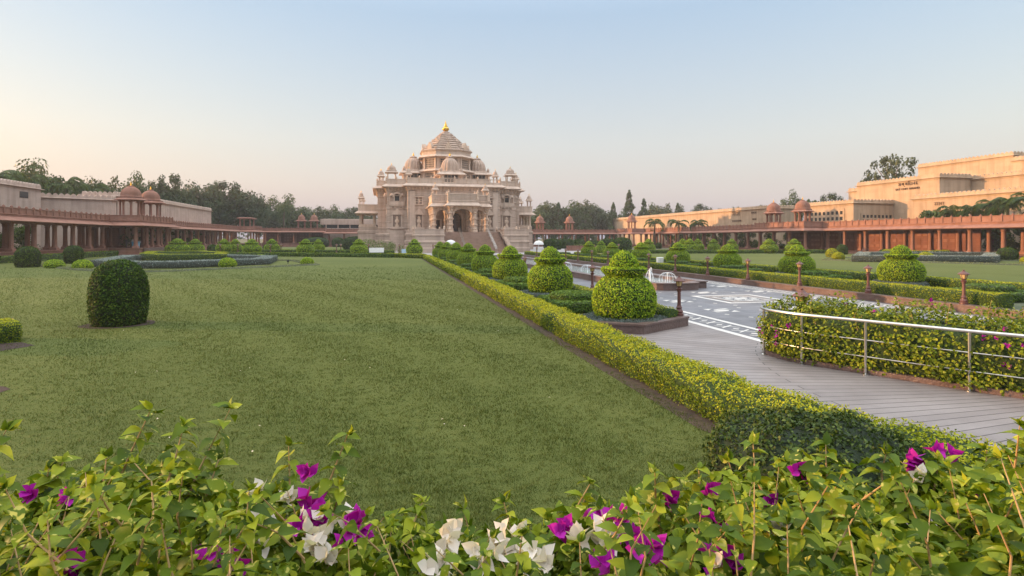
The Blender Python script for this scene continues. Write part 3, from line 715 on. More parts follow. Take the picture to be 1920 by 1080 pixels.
    arch(-2.1, 2.1, y0 + .5, 7.4, 9.6).build('porch_arch', cv, T)
    arch(-5.3, -2.8, y1 + .5, 7.4, 9.5).build('porch_arch', cv, T); arch(2.8, 5.3, y1 + .5, 7.4, 9.5).build('porch_arch', cv, T)
    PP = [(-6.0, y1), (-3.0, y1), (-3.0, y0), (3.0, y0), (3.0, y1), (6.0, y1), (6.0, y2 + .1), (-6.0, y2 + .1)]
    MB().sweep(PP, [(-.2, 9.5), (.75, 9.5), (.8, 9.6), (.2, 10.15), (.1, 10.2), (.1, 10.5), (.2, 10.55), (.2, 10.65), (0, 10.7), (0, 11.85), (.12, 11.9), (.12, 12.1), (-.25, 12.1), (-.25, 10.8)], cap0=True).build('porch_roof', tr, T)
    for (x, y) in PP[:6]: MB().box(x - .22, x + .22, y - .22, y + .22, 10.7, 12.3).lathe([(.26, 12.25), (.28, 12.4), (.1, 12.55), (.15, 12.65), (.02, 12.95)], 8, x, y).build('parapet_post', cv, T)
    for x0, x1, y in ((-2.6, 2.6, y0), (-5.6, -3.4, y1), (3.4, 5.6, y1)): MB().box(x0, x1, y - .06, y + .02, 10.85, 11.7).build('parapet_panel', rf, T)
    for s in (-1, 1): chhatri(T, s * 5.4, y1 + .7, 12.0, 1.0, 1.1, .55, tr, rf, fin=.45, cr=.1, over=.3)
    # recessed portal and side doors on the wall behind the porch
    yw = -ya - .04
    def doorway(x, w, z0, zs, zt, y, mat, name='doorway'):
        P = [(x - w, z0), (x + w, z0)] + [(x + w * cos(pi * i / 12), zs + (zt - zs) * sin(pi * i / 12)) for i in range(13)]
        return MB().add([(xx, y, zz) for xx, zz in P], [tuple(range(len(P)))]).build(name, mat, T)
    d = doorway(0, 1.5, fz + .5, 7.0, 8.9, yw - .35, M['glass_door'], 'main_door')
    for i, w in enumerate((1.75, 2.15, 2.6)):
        n = 14; V = []; F = []; q0 = -.85 + .22 * i
        for k in range(n + 1):
            t = pi * k / n; V += [(-w * cos(t), yw - 1.1 + .25 * (2 - i) * 0 + q0, 7.0 + (1.9 + .3 * i) * sin(t)), (-(w - .3) * cos(t), yw - 1.1 + q0, 7.0 + (1.6 + .3 * i) * sin(t)), (-w * cos(t), yw, 7.0 + (1.9 + .3 * i) * sin(t)), (-(w - .3) * cos(t), yw, 7.0 + (1.6 + .3 * i) * sin(t))]
        for k in range(n): o = 4 * k; F += [(o, o + 4, o + 5, o + 1), (o, o + 2, o + 6, o + 4), (o + 1, o + 5, o + 7, o + 3)]
        m_ = MB().add(V, F)
        for s in (-1, 1): m_.box(min(s * w, s * (w - .3)), max(s * w, s * (w - .3)), yw - 1.1 + q0, yw, fz, 7.0)
        m_.build('portal_frame', cv, T)
    MB().box(-1.4, 1.4, yw - .42, yw - .36, 6.7, 6.78).box(-.04, .04, yw - .42, yw - .36, 4.6, 8.6).build('door_bar', M['dark'], T)
    for s in (-1, 1):
        MB().box(s * 4.3 - .85, s * 4.3 + .85, yw - .3, yw - .06, fz + .1, 7.0).build('side_door', M['glass_door'], T)
        k = MB().box(s * 4.3 - 1.3, s * 4.3 - .85, yw - .6, yw, fz, 7.3).box(s * 4.3 + .85, s * 4.3 + 1.3, yw - .6, yw, fz, 7.3).box(s * 4.3 - .85, s * 4.3 + .85, yw - .6, yw, 7.0, 7.3)
        k.build('door_frame', tr, T)
    # podiums beside the stair
    for s, xa, xb in ((-1, -10.2, -4.6), (1, 7.6, 12.6)):
        P = rect(xa, xb, -39.5 if s < 0 else -38.5, -30.5)
        MB().sweep(P, [(.3, 0), (.3, .9), (.1, 1.0), (.1, 1.9), (.25, 2.0), (.25, 2.2), (0, 2.4), (0, 3.2), (.22, 3.35), (.22, 3.5), (.05, 3.55), (.05, 4.5), (.15, 4.52), (.15, 4.65)]).build('podium', st, T)
        for (x, y) in P + [((xa + xb) / 2, P[0][1])]: MB().lathe([(.2, 0), (.24, .1), (.14, .2), (.2, .38), (.12, .5), (.02, .62)], 8, x, y, 4.65).build('podium_finial', cv, T)
    # the broad stair
    sx0, sx1 = -4.6, 7.4
    stp = MB(); n = 24; yb0, yt0 = -43.5, -33.3
    for i in range(n):
        ya_ = yb0 + (yt0 - yb0) * i / n; stp.box(sx0, sx1, ya_, yt0 + (0 if i else 0) - .002 * i, fz * i / n, fz * (i + 1) / n - .002)
    stp.build('stair', stone('stair_stone', (.27, .175, .13), (.36, .245, .19), courses=False), T)
    ck = MB()
    for i in range(8):
        yy = yb0 - .5 + (yt0 - yb0) * i / 8
        ck.box(sx1 + .003, sx1 + .7, yy, yt0 + 1, fz * i / 8, .9 + fz * (i + 1) / 8 * .9)
        ck.box(sx0 - .7, sx0 - .003, yy + 3.9, yt0 + 3, fz * i / 8, .5 + fz * (i + 1) / 8 * .9)
    ck.build('stair_cheek', tr, T)
    for x in (-.9, 5.0):
        h = MB()
        for dx in (-.12, .12):
            for up in (.5, .9): h.tube([(x + dx, yb0, .2 + up), (x + dx, yt0 - .5, fz + up)], .035, 6)
            for i in range(5): t = i / 4; h.tube([(x + dx, yb0 + (yt0 - .5 - yb0) * t, fz * t), (x + dx, yb0 + (yt0 - .5 - yb0) * t, .2 + (fz - .2) * t + .9)], .03, 6)
        h.build('handrail', M['steel'], T)
temple()

# ------------------------------------------------------------------ colonnades
def colonnade(name, label, p0, p1, depth, z_floor, z_eave, z_top, spacing, mat, trim, back='open', inset=.7):
    """open gallery from p0 to p1 (its courtyard side on the right hand of p0->p1 walking): stylobate, columns, roof, parapet"""
    dx, dy = p1[0] - p0[0], p1[1] - p0[1]; L = math.hypot(dx, dy); rz = math.atan2(dy, dx)
    C = thing(name, label, 'colonnade', (*p0, 0), rz)
    P = rect(0, L, 0, depth)                       # local: x along, front edge y = 0, building towards +y
    MB().sweep(P, [(.25, 0), (.25, .25), (.05, .3), (.05, z_floor - .15), (.18, z_floor - .12), (.18, z_floor)]).build('stylobate', mat, C)
    MB().sweep(P, [(.15, z_eave), (1.15, z_eave - .18), (1.2, z_eave - .1), (.35, z_eave + .35), (.2, z_eave + .4), (.2, z_eave + .62), (.3, z_eave + .66), (.3, z_eave + .74), (.1, z_eave + .78), (.1, z_top - .1), (.18, z_top - .08), (.18, z_top), (-.15, z_top), (-.15, z_eave + .8)], cap0=True).build('roof', trim, C)
    k = int(L / 1.45); me = None
    for i in range(k + 1):
        if me is None:
            o = MB().box(-.13, .13, -.22, .02, z_eave + .8, z_top + .06).merge(MB().lathe([(.13, -.01), (.15, .05), (.02, .2)], 6, 0, -.1, z_top + .06)).build('parapet_post', trim, C); me = o.data
        else:
            o = bpy.data.objects.new('parapet_post', me); COL.objects.link(o); o.parent = C
        o.location = (L * i / k, 0, 0)
    nb = max(1, int(round(L / spacing))); me = None
    for i in range(nb + 1):
        for y in (inset, depth - inset):
            if me is None: o = column_mb(0, 0, z_floor, z_eave, .30, 10, 1.15).build('column', trim, C); me = o.data
            else: o = bpy.data.objects.new('column', me); COL.objects.link(o); o.parent = C
            o.location = (min(max(L * i / nb, .5), L - .5), y, 0)
    for y in (inset, depth - inset): MB().box(0, L, y - .22, y + .22, z_eave - .28, z_eave - .003).build('beam', trim, C)
    if back == 'wall':
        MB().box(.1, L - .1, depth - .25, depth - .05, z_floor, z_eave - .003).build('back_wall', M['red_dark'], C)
        w = MB()
        for i in range(nb):
            xc = L * (i + .5) / nb
            for q in (-.9, 0, .9):
                for zq in (.25, .5, .75): w.box(xc + q - .3, xc + q + .3, depth - .32, depth - .26, z_floor + (z_eave - z_floor) * zq - .22, z_floor + (z_eave - z_floor) * zq + .22)
        w.build('wall_panel', M['red'], C)
    return C
R, RP = M['red'], M['red_plain']
LX, RX = -43.0, 85.0
# walked so that the building lies on the left hand and the courtyard on the right
c1 = colonnade('colonnade', 'left red sandstone colonnade stretch between the picture edge and the domed gate', (LX, 62), (LX, 105), 4.6, 1.2, 5.0, 6.5, 4.9, R, RP)
g1 = colonnade('gate_pavilion', 'left red sandstone gate pavilion carrying two domed kiosks above wide steps', (LX + 4.4, 105), (LX + 4.4, 120), 9.0, 1.2, 5.0, 6.6, 4.9, R, RP)
c2 = colonnade('colonnade', 'long left red colonnade receding from the gate to the far corner', (LX, 120), (LX, 192), 4.6, 1.2, 5.0, 6.4, 4.9, R, RP)
g2 = colonnade('corner_pavilion', 'red sandstone corner pavilion with flat canopy at the far end of the left colonnade', (LX + 4, 192), (LX + 4, 205), 9, 1.2, 5.0, 6.6, 4.9, R, RP)
c3 = colonnade('colonnade', 'far red cross colonnade left of the temple with two domed kiosks', (-39, 206), (-19, 206), 5, 1.2, 5.0, 6.3, 4.9, R, RP, back='wall')
c4 = colonnade('colonnade', 'far red colonnade under the pink building beside the temple', (-18, 203), (4, 203), 4, .8, 4.6, 6.0, 5.2, R, RP)
c5 = colonnade('colonnade', 'right red sandstone colonnade stretch at the right picture edge', (RX, 97), (RX, 40), 5.0, .5, 4.45, 6.05, 4.76, R, RP)
g3 = colonnade('gate_pavilion', 'right red sandstone gate pavilion with two domed kiosks in warm sunlight', (RX - 4.3, 112), (RX - 4.3, 97), 9.3, .5, 4.45, 6.15, 4.76, R, RP, back='wall')
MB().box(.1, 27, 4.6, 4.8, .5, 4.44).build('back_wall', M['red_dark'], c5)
for _i in range(5):
    for _q in (-1.1, 0, 1.1):
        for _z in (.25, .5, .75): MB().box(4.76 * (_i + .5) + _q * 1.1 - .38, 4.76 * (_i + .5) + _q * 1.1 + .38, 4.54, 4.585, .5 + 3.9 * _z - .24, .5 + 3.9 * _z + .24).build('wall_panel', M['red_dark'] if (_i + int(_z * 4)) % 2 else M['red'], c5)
c6 = colonnade('colonnade', 'long right red colonnade receding from the gate towards the far trees', (RX, 176), (RX, 112), 5.0, .5, 4.45, 6.0, 4.76, R, RP)
g4 = colonnade('corner_pavilion', 'red sandstone corner pavilion with one dome at the far right corner', (RX - 4.3, 188), (RX - 4.3, 176), 9.3, .5, 4.45, 6.1, 4.76, R, RP)
c7 = colonnade('colonnade', 'far red cross colonnade right of the temple with two domed kiosks', (46, 188), (80, 188), 5.0, .5, 4.45, 5.8, 4.76, R, RP)
for C_, spots in ((g1, ((3.2, 2.4), (11.6, 2.4))),): 
    for x, y in spots: chhatri(C_, x, y, 6.3, 3.3, 2.9, 1.75, RP, R, n_side=8, fin=.7, cr=.16, over=.6)
for x, y in ((3, 2.3), (11.8, 2.3)): chhatri(g3, x, y, 6.0, 3.1, 2.2, 1.7, RP, R, n_side=8, fin=.7, cr=.16, over=.55)
for x, y in ((12.3, 1.8), (16.4, 1.8)): chhatri(c3, x, y, 6.1, 2.6, 2.6, 1.6, RP, R, fin=.7, cr=.16, over=.5)
for x, y in ((7, 2), (17.6, 2)): chhatri(c7, x, y, 5.6, 2.8, 2.6, 1.7, RP, R, n_side=8, fin=.7, cr=.16, over=.5)
chhatri(g4, 6.5, 2.3, 6.0, 2.8, 2.5, 1.7, RP, R, n_side=8, fin=.7, cr=.16, over=.5)
_h = MB().sweep(rect(2, 8, 1, 4.5), [(0, 9.0), (.5, 9.0), (.5, 9.25), (0, 9.4)], cap0=True).build('canopy', RP, g2)
for _x in (2.3, 7.7):
    for _y in (1.3, 4.2): column_mb(_x, _y, 6.4, 9.0, .22).build('canopy_post', RP, _h)
def gate_steps(parent, L, z, n=5, side=-1):
    m = MB()
    for i in range(n): m.box(1 - .0, L - 1, -.3 - .38 * (n - i), -.26, z * i / n, z * (i + 1) / n - .002)
    m.build('steps', M['granite'], parent)
gate_steps(g1, 15, 1.2, 6); gate_steps(g3, 15, .5, 3)
# doors and plain walls at the back of the left gate
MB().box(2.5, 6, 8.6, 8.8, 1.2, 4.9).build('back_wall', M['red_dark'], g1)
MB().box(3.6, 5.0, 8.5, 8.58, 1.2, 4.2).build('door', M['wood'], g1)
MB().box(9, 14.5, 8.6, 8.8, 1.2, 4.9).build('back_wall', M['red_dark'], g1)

# ------------------------------------------------------------------ exhibition halls and garden walls behind the colonnades
def battlement_mb(P, z, h=.7, step=.8, t=.25):
    m = MB(); n = len(P); Q = offset_poly(P, -t); pts = []; inn = []; hs = []
    for i in range(n):
        j = (i + 1) % n; L = math.hypot(P[j][0] - P[i][0], P[j][1] - P[i][1]); k = max(2, int(L / step)) * 4
        for s in range(k):
            a = s / k; pts.append((P[i][0] + (P[j][0] - P[i][0]) * a, P[i][1] + (P[j][1] - P[i][1]) * a)); inn.append((Q[i][0] + (Q[j][0] - Q[i][0]) * a, Q[i][1] + (Q[j][1] - Q[i][1]) * a))
            hs.append((.45, .85, 1.0, .85)[s % 4])
    V = []; F = []
    for (a, b, q) in zip(pts, inn, hs): V += [(a[0], a[1], z), (a[0], a[1], z + h * q), (b[0], b[1], z + h * q), (b[0], b[1], z)]
    k = len(pts)
    for i in range(k):
        o = 4 * i; p = 4 * ((i + 1) % k); F += [(o, p, p + 1, o + 1), (o + 1, p + 1, p + 2, o + 2), (o + 2, p + 2, p + 3, o + 3)]
    return m.add(V, F)
def hall(name, label, cat, P, z, mat, z0=0, group=None, thing_=None, wn='wall'):
    T = thing_ or thing(name, label, cat, (P[0][0], P[0][1], 0))
    ox, oy = T.location.x, T.location.y
    Q = [(x - ox, y - oy) for x, y in P]
    MB().sweep(Q, [(0, z0), (0, z - .95), (.05, z - .92), (.05, z - .82), (0, z - .8), (0, z - .7), (.35, z - .65), (.4, z - .55), (.05, z - .45), (.05, z - .4), (-.2, z - .4)]).build(wn, mat, T)
    MB().merge(battlement_mb(offset_poly(Q, .04), z - .42)).build('battlement', mat, T)
    return T
CR, CL = M['cream'], M['cream_left']
h1 = hall('garden_wall', 'long cream stone hall wall with lettering in warm sunlight behind the right colonnade', 'hall', [(95, 127), (103, 127), (103, 226), (95, 226)], 11, CR)
h2 = hall('lattice_hall', 'low cream hall block with rows of lattice windows beside the right gate', 'hall', [(95, 100), (105, 100), (105, 114), (95, 114)], 10.7, CR)
def lattice_band(T, x0, y0, ux, uy, n, z0, rows, w=.75, gap=.35, nx=0, ny=0):
    """rows of square pierced openings: one dark recess and its stone frame"""
    ox, oy = T.location.x, T.location.y; rz = math.atan2(uy, ux)
    W_ = n * (w + gap); H_ = rows * (w + gap)
    f = MB()
    for i in range(n + 1): f.box(i * (w + gap) - gap / 2, i * (w + gap) + gap / 2, -.1, 0, z0, z0 + H_)
    for j in range(rows + 1): f.box(-gap / 2, W_ + gap / 2, -.097, -.003, z0 + j * (w + gap) - gap / 2, z0 + j * (w + gap) + gap / 2)
    f.xf((x0 - ox, y0 - oy, 0), rz); k = f.build('window_frame', M['cream'], T)
    d = MB().box(0, W_, -.03, -.01, z0, z0 + H_); d.xf((x0 - ox, y0 - oy, 0), rz); d.build('pane', M['dark'], k)
lattice_band(h2, 95, 113.5, 0, -1, 9, 5.2, 3, .72, .5)
lattice_band(h2, 97, 100, 1, 0, 8, 5.0, 3, .6, .35)
h3 = hall('exhibition_hall', 'tall stepped cream exhibition hall with dark lettering glowing in low sun', 'hall', [(105, 89.8), (112.6, 89.8), (112.6, 109.5), (105, 109.5)], 15.2, CR, wn='hall_block')
hall('', '', '', [(112.7, 60), (140, 60), (140, 104), (112.7, 104)], 14.9, CR, thing_=h3, wn='hall_block')
hall('', '', '', [(118, 86), (140.2, 86), (140.2, 106), (118, 106)], 19.3, CR, z0=14.4, thing_=h3, wn='hall_block')
hall('', '', '', [(118, 70), (140.3, 70), (140.3, 86), (118, 86)], 18.2, CR, z0=14.4, thing_=h3, wn='hall_block')
hall('', '', '', [(106, 109.5), (125, 109.5), (125, 113), (106, 113)], 14.2, CR, thing_=h3, wn='hall_block')
h4 = hall('screen_wall', 'cream battlemented screen wall behind the palms at the right edge', 'wall', [(100, 58), (104.5, 58), (104.5, 91), (100, 91)], 10.9, CR)
h5 = hall('hall_block', 'pale stone hall corner at the far left edge with a small dark opening', 'hall', [(-64, 60), (-56, 60), (-56, 112), (-64, 112)], 11.6, CL)
MB().box(7.99, 8.06, 46.2, 48.4, 9.3, 10.3).build('window', M['dark'], h5)
h6 = hall('garden_wall', 'pale battlemented garden wall facing the palms behind the left colonnade', 'wall', [(-66, 113), (-57, 113.6), (-48.3, 119), (-48.3, 121), (-66, 121)], 10.4, CL)
h7 = hall('garden_wall', 'long pale pink garden wall receding behind the left gate domes', 'wall', [(-54, 121.2), (-48.2, 121.2), (-48.2, 182), (-54, 182)], 11.3, CL)
# pink building left of the temple
pb = thing('pink_building', 'low pink flat building with dark window strip left of the temple', 'building', (-20, 209, 0))
MB().sweep(rect(0, 27, 0, 9), [(0, 0), (0, 6.3), (-.3, 6.4)]).build('wall', M['cream_left'], pb)
MB().sweep(rect(0, 27, 0, 9), [(.5, 7.6), (.6, 7.6), (.6, 9.5), (-.2, 9.6)], cap0=True).build('roof', M['cream_left'], pb)
MB().box(.3, 26.7, .3, 8.7, 6.2, 7.61).build('window_strip', M['dark'], pb)
for i in range(7): MB().box(4 * i + 1, 4 * i + 1.4, -.1, .25, 6.3, 7.6).build('pier', M['cream_left'], pb)

def lettering(parent, text, size, world, rz, mat):
    cu = bpy.data.curves.new('lettering', 'FONT'); cu.body = text; cu.size = size; cu.extrude = .06; cu.align_x = 'CENTER'; cu.align_y = 'CENTER'; cu.space_character = 1.15
    cu.materials.append(mat); o = bpy.data.objects.new('lettering', cu); COL.objects.link(o); o.parent = parent
    o.location = (world[0] - parent.location.x, world[1] - parent.location.y, world[2]); o.rotation_euler = (pi / 2, 0, rz)
    return o
LT = plain('dark_bronze_letters', (.055, .025, .015), .6)
lettering(h3, 'SAT CHIT ANAND', .60, (104.93, 96.7, 12.95), -pi / 2, LT)
lettering(h3, '\u0ab8\u0a9a\u0acd\u0a9a\u0abf\u0aa6\u0abe\u0aa8\u0a82\u0aa6', .95, (104.93, 96.6, 13.95), -pi / 2, LT)
def glyph_row(parent, world, n, size, rz, seed):
    """incised marks of a worn, unreadable inscription: joined strokes under one head line"""
    rng = random.Random(seed); m = MB(); x = 0
    m.box(-.05, n * size * .72, -.06, 0, size * .93, size * 1.02)
    for i in range(n):
        m.box(x + size * .42, x + size * .52, -.06, 0, 0, size * .94)
        if rng.random() < .8: m.box(x + size * .05, x + size * .43, -.06, 0, size * .35, size * .45)
        if rng.random() < .6: m.box(x + size * .05, x + size * .14, -.06, 0, size * .38, size * .75)
        x += size * .72
    m.xf((world[0] - parent.location.x, world[1] - parent.location.y, world[2]), rz); m.build('inscription', LT, parent)
glyph_row(h1, (94.9, 142, 9.0), 5, 1.0, -pi / 2, 1); glyph_row(h1, (94.9, 142, 7.3), 12, .5, -pi / 2, 2)
glyph_row(h1, (94.9, 133.5, 9.2), 5, .6, -pi / 2, 3); glyph_row(h1, (94.9, 133, 7.6), 6, .4, -pi / 2, 4)
glyph_row(h4, (99.9, 86.5, 8.9), 5, .55, -pi / 2, 5); glyph_row(h4, (99.9, 86.5, 7.8), 6, .32, -pi / 2, 6)

# ------------------------------------------------------------------ clipped plants
def rbox(x0, x1, y0, y1, h, z0=0, r=.07):
    return MB().sweep(rect(x0, x1, y0, y1), [(-r, z0), (0, z0 + r), (0, h - r), (-r * .35, h - r * .3), (-r, h)])
def rough(mb, amp, seed, cut=None):
    rg = random.Random(seed); mb.V = [(x + rg.uniform(-amp, amp), y + rg.uniform(-amp, amp), z + (rg.uniform(-amp, amp) if z > .05 else 0)) for x, y, z in mb.V]; return mb
KAL = [(.58, 0), (.82, .14), (.98, .34), (1.05, .60), (1.06, .82), (1.00, 1.04), (.86, 1.24), (.68, 1.38), (.56, 1.44), (.53, 1.50)]
COLLAR = [(.50, 1.44), (.58, 1.50), (.68, 1.57), (.76, 1.66), (.74, 1.69), (.60, 1.68), (.42, 1.66)]
CAP = [(.42, 1.64), (.46, 1.74), (.44, 1.86), (.36, 1.99), (.23, 2.10), (.10, 2.17), (.02, 2.20)]
def make_topiary(label, nb, L, seed, group):
    T = thing('topiary', label, 'topiary', group=group)
    for nm, prof, share in (('body', KAL, .72), ('collar', COLLAR, .17), ('crown_cap', CAP, .11)):
        mb = MB().lathe([(r * .97, z) for r, z in prof], 28)
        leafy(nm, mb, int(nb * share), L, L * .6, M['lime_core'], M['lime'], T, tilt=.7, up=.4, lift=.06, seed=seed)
    return T
GL = 'pot-shaped topiaries left of the plaza'; GR = 'pot-shaped topiaries right of the plaza'; GF = 'pot-shaped topiaries on the far lawns'
tA = make_topiary('lime green pot-shaped topiary nearest the paved path, beside the first left lamp', 13500, .066, 11, GL)
tB = make_topiary('tmp', 11000, .07, 12, GL)
tC = make_topiary('tmp', 4500, .11, 13, GF)
place(tA, (7.6, 17.2, .05), .3, (.95, .95, 1.06))
place(tB, (7.75, 26.0, .05), 1.1, (1, 1, 1.06))
tB['label'] = 'second pot-shaped topiary from the path in the row left of the plaza'
for k in range(2, 8):
    copy_thing(tB, (7.75, 17.2 + 8.75 * k, .05), k * 1.7, (random.Random(k).uniform(.96, 1.04), random.Random(k + 9).uniform(.96, 1.04), random.Random(k + 5).uniform(1.0, 1.1)), f'{ORD[k]} pot-shaped topiary from the path in the row left of the plaza', GL)
for k in range(7):
    copy_thing(tB, (29.5, 27.6 + 8.6 * k, .05), k * 2.1 + .4, (1.12 + .03 * (k % 2), 1.12, 1.06 - .03 * (k % 3)), f'{ORD[k]} pot-shaped topiary from the front in the row right of the plaza', GR)
FAR = [  # bearing, base dip, width as sighted; words
 (333, 477.0, 42, 'left of the pair behind the left yellow flowerbed'), (366, 475.5, 32, 'right of the pair behind the left yellow flowerbed'),
 (420, 474.5, 29, 'first right of the left flowerbed, small and low'), (441, 474, 25, 'second right of the left flowerbed, behind the shorter one'),
 (472, 477.3, 34, 'third right of the left flowerbed'), (510, 473.5, 28, 'fourth right of the left flowerbed'),
 (573, 477.0, 33, 'front one of the pair above the single round bush'), (597, 473.5, 24, 'rear one of the pair above the single round bush'),
 (673, 477.0, 32, 'beside the white sign left of the temple'), (777, 478.5, 31, 'in front of the left temple podium'),
 (1127, 474.5, 22, 'behind the first pot of the right row far end'), (1216, 474.5, 26, 'half hidden behind the right row near its middle'),
 (1280, 473.5, 26, 'left one of the three across the right lawn'), (1293, 474.5, 28, 'middle one of the three across the right lawn'), (1308, 472, 24, 'right one of the three across the right lawn'),
 (1338, 472.0, 23, 'standing alone left of the right gate steps'), (1372, 472.5, 24, 'just behind the third right-hand pot'),
 (1442, 475.0, 32, 'nearest the steps of the right gate'), (1489, 475.5, 32, 'behind the second right-hand pot')]
for i, (px, py, w, wd) in enumerate(FAR):
    x, y = gp(px, py); d = x * sin(YAW) + y * cos(YAW); s = w * d / FPX / 2.12
    if i == 0: place(tC, (x, y, 0), .5, (s, s, min(s, 1.25))); tC['label'] = 'pot-shaped topiary ' + wd; continue
    copy_thing(tC, (x, y, 0), i * 1.3, (s, s, min(s, 1.22)), 'pot-shaped topiary ' + wd, GF)

def dist_leaf(base=.03, k=.0021):
    return lambda P: np.maximum(base, k * np.hypot(P[:, 0], P[:, 1]))
def dens(base=.03, k=.0021):                     # fewer, larger leaves farther from the walk
    return lambda c: 1 / np.maximum(base, k * np.hypot(c[:, 0], c[:, 1])) ** 2
def strip_hedge(name, label, pts, w, h, n, z0=0, group=None, top='golden', side='golden_side', core='lime_core', seed=5, seg=.6, base=.035, k=.0021, cat='hedge', amp=.025, parent=None, lift=.06):
    """a clipped hedge along a line of ground points (left edge), w wide"""
    P = []
    for a, b in zip(pts[:-1], pts[1:]):
        L = math.hypot(b[0] - a[0], b[1] - a[1]); m_ = max(1, int(L / seg))
        P += [(a[0] + (b[0] - a[0]) * i / m_, a[1] + (b[1] - a[1]) * i / m_) for i in range(m_)]
    P.append(pts[-1]); V = []; F = []; rg = random.Random(seed)
    cs = [(0.0, z0), (-.02, z0 + (h - z0) * .5), (.0, h - .07), (.08, h), (w * .5, h + .01), (w - .08, h), (w, h - .07), (w + .02, z0 + (h - z0) * .5), (w, z0)]
    for i, p in enumerate(P):
        a, b = P[max(0, i - 1)], P[min(len(P) - 1, i + 1)]; dx, dy = b[0] - a[0], b[1] - a[1]; L = math.hypot(dx, dy); nx, ny = dy / L, -dx / L
        for (o, z) in cs:
            j = rg.uniform(-amp, amp); V.append((p[0] + nx * (o + j), p[1] + ny * (o + j), z + (rg.uniform(-amp, amp) if z > z0 + .02 else 0)))
    c = len(cs)
    for i in range(len(P) - 1):
        for j in range(c - 1): F.append((i * c + j, i * c + j + 1, (i + 1) * c + j + 1, (i + 1) * c + j))
    F.append(tuple(range(c))[::-1]); F.append(tuple((len(P) - 1) * c + j for j in range(c)))
    mb = MB().add(V, F)
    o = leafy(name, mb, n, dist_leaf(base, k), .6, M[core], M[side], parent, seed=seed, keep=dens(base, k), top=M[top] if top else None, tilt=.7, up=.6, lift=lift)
    if label: tag(o, label, cat, group)
    return o
# the long golden hedge between the lawn and the beds
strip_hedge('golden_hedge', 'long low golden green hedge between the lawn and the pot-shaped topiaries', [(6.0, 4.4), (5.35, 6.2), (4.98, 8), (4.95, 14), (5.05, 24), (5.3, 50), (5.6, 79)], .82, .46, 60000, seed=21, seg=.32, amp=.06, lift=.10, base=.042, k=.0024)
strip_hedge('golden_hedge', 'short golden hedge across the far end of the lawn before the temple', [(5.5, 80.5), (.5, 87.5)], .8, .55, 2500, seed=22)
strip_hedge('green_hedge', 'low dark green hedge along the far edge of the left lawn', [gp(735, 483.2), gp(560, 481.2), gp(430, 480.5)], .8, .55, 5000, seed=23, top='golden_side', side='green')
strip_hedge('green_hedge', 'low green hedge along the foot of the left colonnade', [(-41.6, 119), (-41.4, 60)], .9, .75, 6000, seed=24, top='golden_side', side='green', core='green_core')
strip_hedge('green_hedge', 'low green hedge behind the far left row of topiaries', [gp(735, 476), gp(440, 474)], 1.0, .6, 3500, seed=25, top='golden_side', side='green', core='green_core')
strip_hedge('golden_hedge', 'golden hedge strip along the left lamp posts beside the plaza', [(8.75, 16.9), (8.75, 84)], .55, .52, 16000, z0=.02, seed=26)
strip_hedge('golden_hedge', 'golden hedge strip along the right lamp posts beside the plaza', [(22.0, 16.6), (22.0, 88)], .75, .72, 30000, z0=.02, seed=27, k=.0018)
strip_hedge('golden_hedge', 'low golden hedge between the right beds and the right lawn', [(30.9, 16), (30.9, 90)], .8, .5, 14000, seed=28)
strip_hedge('green_hedge', 'low green hedge across the far end of the right lawn', [gp(1560, 475), gp(1180, 475.5)], 1.0, .6, 5000, seed=29, top='golden_side', side='green', core='green_core')
strip_hedge('golden_hedge', 'clipped golden hedge block at the left picture edge on the lawn', [gp(38, 640), gp(-150, 662)], 1.0, .5, 7000, seed=30)
sheet('soil_patch', [gp(66, 648), gp(40, 642), gp(-160, 656), gp(-160, 674), gp(-20, 662)], .006, M['mulch'])
sheet('soil_patch', [gp(20, 730), gp(8, 725), gp(-60, 722), gp(-60, 740), gp(-4, 738)], .006, M['mulch'])
# green wave-shaped blocks and silver rings between the topiaries
def wave_block(label, x0, x1, y, group, seed, n=4500):
    m = rbox(x0, x1, y - 1.5, y + 1.5, .42)
    m.merge(MB().sweep(ngon(.95, 14, (x0 + x1) / 2, y), [(-.08, .3), (0, .36), (0, .58), (-.05, .64), (-.14, .66)]))
    o = leafy('wave_hedge', m, n, .075 if y < 30 else .13, .045 if y < 30 else .08, M['green_core'], M['green'], None, seed=seed, top=M['green'], lift=.03)
    tag(o, label, 'hedge', group)
def ring_hedge(label, x, y, r, group, seed, n=2600, h=.30, leaf=.06):
    m = MB().sweep(ngon(r, 8, x, y, pi / 8), [(-.05, 0), (0, .05), (0, h - .05), (-.06, h), (-.42, h), (-.45, h - .1), (-.45, 0)], cap1=False)
    o = leafy('silver_ring_hedge', m, n, leaf, leaf * .4, M['blue_core'], M['blue'], None, seed=seed, lift=.05, up=.8)
    tag(o, label, 'hedge', group)
for k in range(8):
    y = 17.2 + 8.75 * k
    ring_hedge(f'silver blue hedge ring round the {ORD[k]} topiary in the row left of the plaza', 7.6, y, 1.38, 'silver rings left', 100 + k, 5200 if k == 0 else (3000 if k < 3 else 1000), leaf=.055 if k < 2 else .09)
    if k < 7: wave_block(f'green wave-shaped clipped block behind the {ORD[k]} topiary left of the plaza', 6.35, 8.5, y + 4.4, 'green blocks left', 120 + k, 14000 if k == 0 else (7000 if k < 3 else 2500))
for k in range(7):
    y = 27.6 + 8.6 * k
    ring_hedge(f'silver blue hedge ring round the {ORD[k]} topiary in the row right of the plaza', 29.4, y, 1.45, 'silver rings right', 140 + k, 1500, leaf=.09)
for k in range(8):
    y = 23.3 + 8.6 * k - (2.5 if k == 0 else 0)
    wave_block(f'green wave-shaped clipped block before the {ORD[k]} topiary right of the plaza', 25.4, 28.8, y, 'green blocks right', 160 + k, 5000 if k < 2 else 2500)

